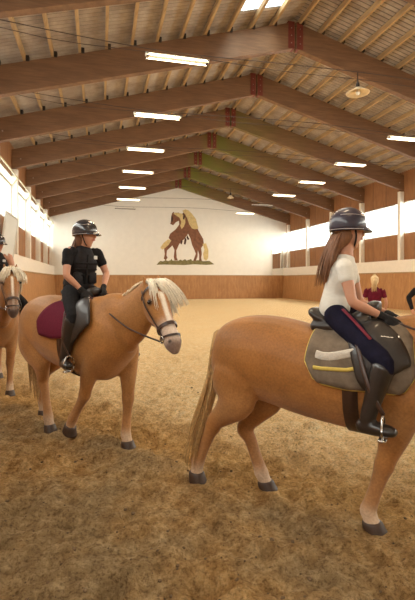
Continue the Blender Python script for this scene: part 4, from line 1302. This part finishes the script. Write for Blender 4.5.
rider(1, 'rider at the left edge in dark vest with a bare arm, mostly outside the picture',
      dict(pel=(.08, 0, 1.55), wai=(.09, 0, 1.68), che=(.11, 0, 1.83), nb=(.13, 0, 1.99), head=(.15, .0, 2.14), hf=(.8, .6, -.05),
           sl=(.12, .165, 1.945), sr=(.12, -.165, 1.945), el=(.12, .235, 1.68), er=(.14, -.25, 1.68), wl=(.30, .14, 1.50), wr=(.30, -.12, 1.50),
           hdl=(.7, -.3, -.5), hdr=(.7, .25, -.5), hl=(.1, .10, 1.51), hr=(.1, -.10, 1.51), kl=(.42, .32, 1.26), kr=(.42, -.31, 1.26),
           al=(.33, .365, .93), ar=(.33, -.365, .93), tl=(.47, .39, .88), tr=(.47, -.39, .88)),
      dict(shirt='black', legs='black', boots=True, gloves=True, hair='hair_b', hairstyle='short', helmet='helmet', vest=True, sleeve=0, w=.92, s=1.05, curl=1.2))

make_reins(h3, [(1, (.53, .05, 1.335)), (-1, (.51, -.10, 1.335))], h3['br'])
make_reins(h2, [(1, (.36, .08, 1.485)), (-1, (.33, -.09, 1.46))], h2['br'])
make_reins(h1, [(1, (.37, .11, 1.47)), (-1, (.37, -.09, 1.47))], h1['br'])

def standing(xc, zc, face, label, st, J=None, h=1.0):
    x, y = c2w(xc, zc)
    fx, fy = c2w(*face)
    B = dict(pel=(0, 0, .93), wai=(0, 0, 1.08), che=(0, 0, 1.24), nb=(-.005, 0, 1.42), head=(.015, 0, 1.57), hf=(1, 0, -.02),
             sl=(0, .175, 1.37), sr=(0, -.175, 1.37), el=(-.02, .25, 1.10), er=(-.02, -.25, 1.10), wl=(.10, .24, .88), wr=(.10, -.24, .88),
             hl=(0, .09, .90), hr=(0, -.09, .90), kl=(.02, .10, .49), kr=(.02, -.10, .49), al=(-.02, .11, .09), ar=(-.02, -.11, .09), tl=(.14, .13, .032), tr=(.14, -.13, .032))
    B.update(J or {})
    return make_person(label, (x, y, 0), math.atan2(fy, fx), B, st)
standing(3.82, 9.9, (.25, 1), 'person in maroon t-shirt with blond ponytail standing with her back to us',
         dict(shirt='marshirt', legs='jeans', hair='hair_bl', hairstyle='pony', sleeve=.5, w=.95, s=.95, curl=.5, tail_len=.26), dict(head=(.02, 0, 1.585), nb=(0, 0, 1.43)))
standing(4.53, 9.0, (-.1, -1), 'pale haired person in black jacket at the right edge, arm bent outwards',
         dict(shirt='black', legs='jeans', hair='hair_gr', hairstyle='pony', sleeve=1.0, w=1.0, s=1.2, curl=.6, tail_len=.2),
         dict(er=(-.02, -.33, 1.25), wr=(.08, -.30, 1.02), hdr=(.3, .2, -1), el=(-.02, .32, 1.15), wl=(.10, .2, .98), head=(.015, 0, 1.60), nb=(0, 0, 1.44), sl=(0, .19, 1.40), sr=(0, -.19, 1.40)))

# ------------------------------------------------------------------ light
w = bpy.data.worlds.new('sky'); scene.world = w; w.use_nodes = True
bg = w.node_tree.nodes['Background']; bg.inputs[0].default_value = (.93, .97, 1, 1); bg.inputs[1].default_value = 2.5
def area(name, loc, rot, sx, sy, e, col):
    L = bpy.data.lights.new(name, 'AREA'); L.shape = 'RECTANGLE'; L.size = sx; L.size_y = sy; L.energy = e; L.color = col
    o = bpy.data.objects.new(name, L); COL.objects.link(o); o.location = loc; o.rotation_euler = rot
    return o
ym = (YF + YB) / 2; yl = YB - YF
zc = (Z_W0 + Z_W1) / 2 + .1
area('window_daylight', (XL - 3.4, ym, zc + 1.0), (0, -PI / 2 + .25, 0), 6.5, yl + 8, 6000, (1, .945, .86))
area('window_daylight', (XR + 3.3, ym, zc + 1.0), (0, PI / 2 - .25, 0), 6.5, yl + 8, 12500, (1, .945, .86))
area('skylight_daylight', ((SKY_X[0] + SKY_X[1]) / 2, sum(SKY_Y) / 2, CAMH + 10.2), (0, 0, 0), 1.3, 6.4, 350, (.95, 1, .9))

vs = scene.view_settings
scene.display_settings.display_device = 'sRGB'
vs.view_transform = 'Standard'; vs.look = 'None'; vs.exposure = 0.38; vs.gamma = 1.0; vs.use_curve_mapping = False
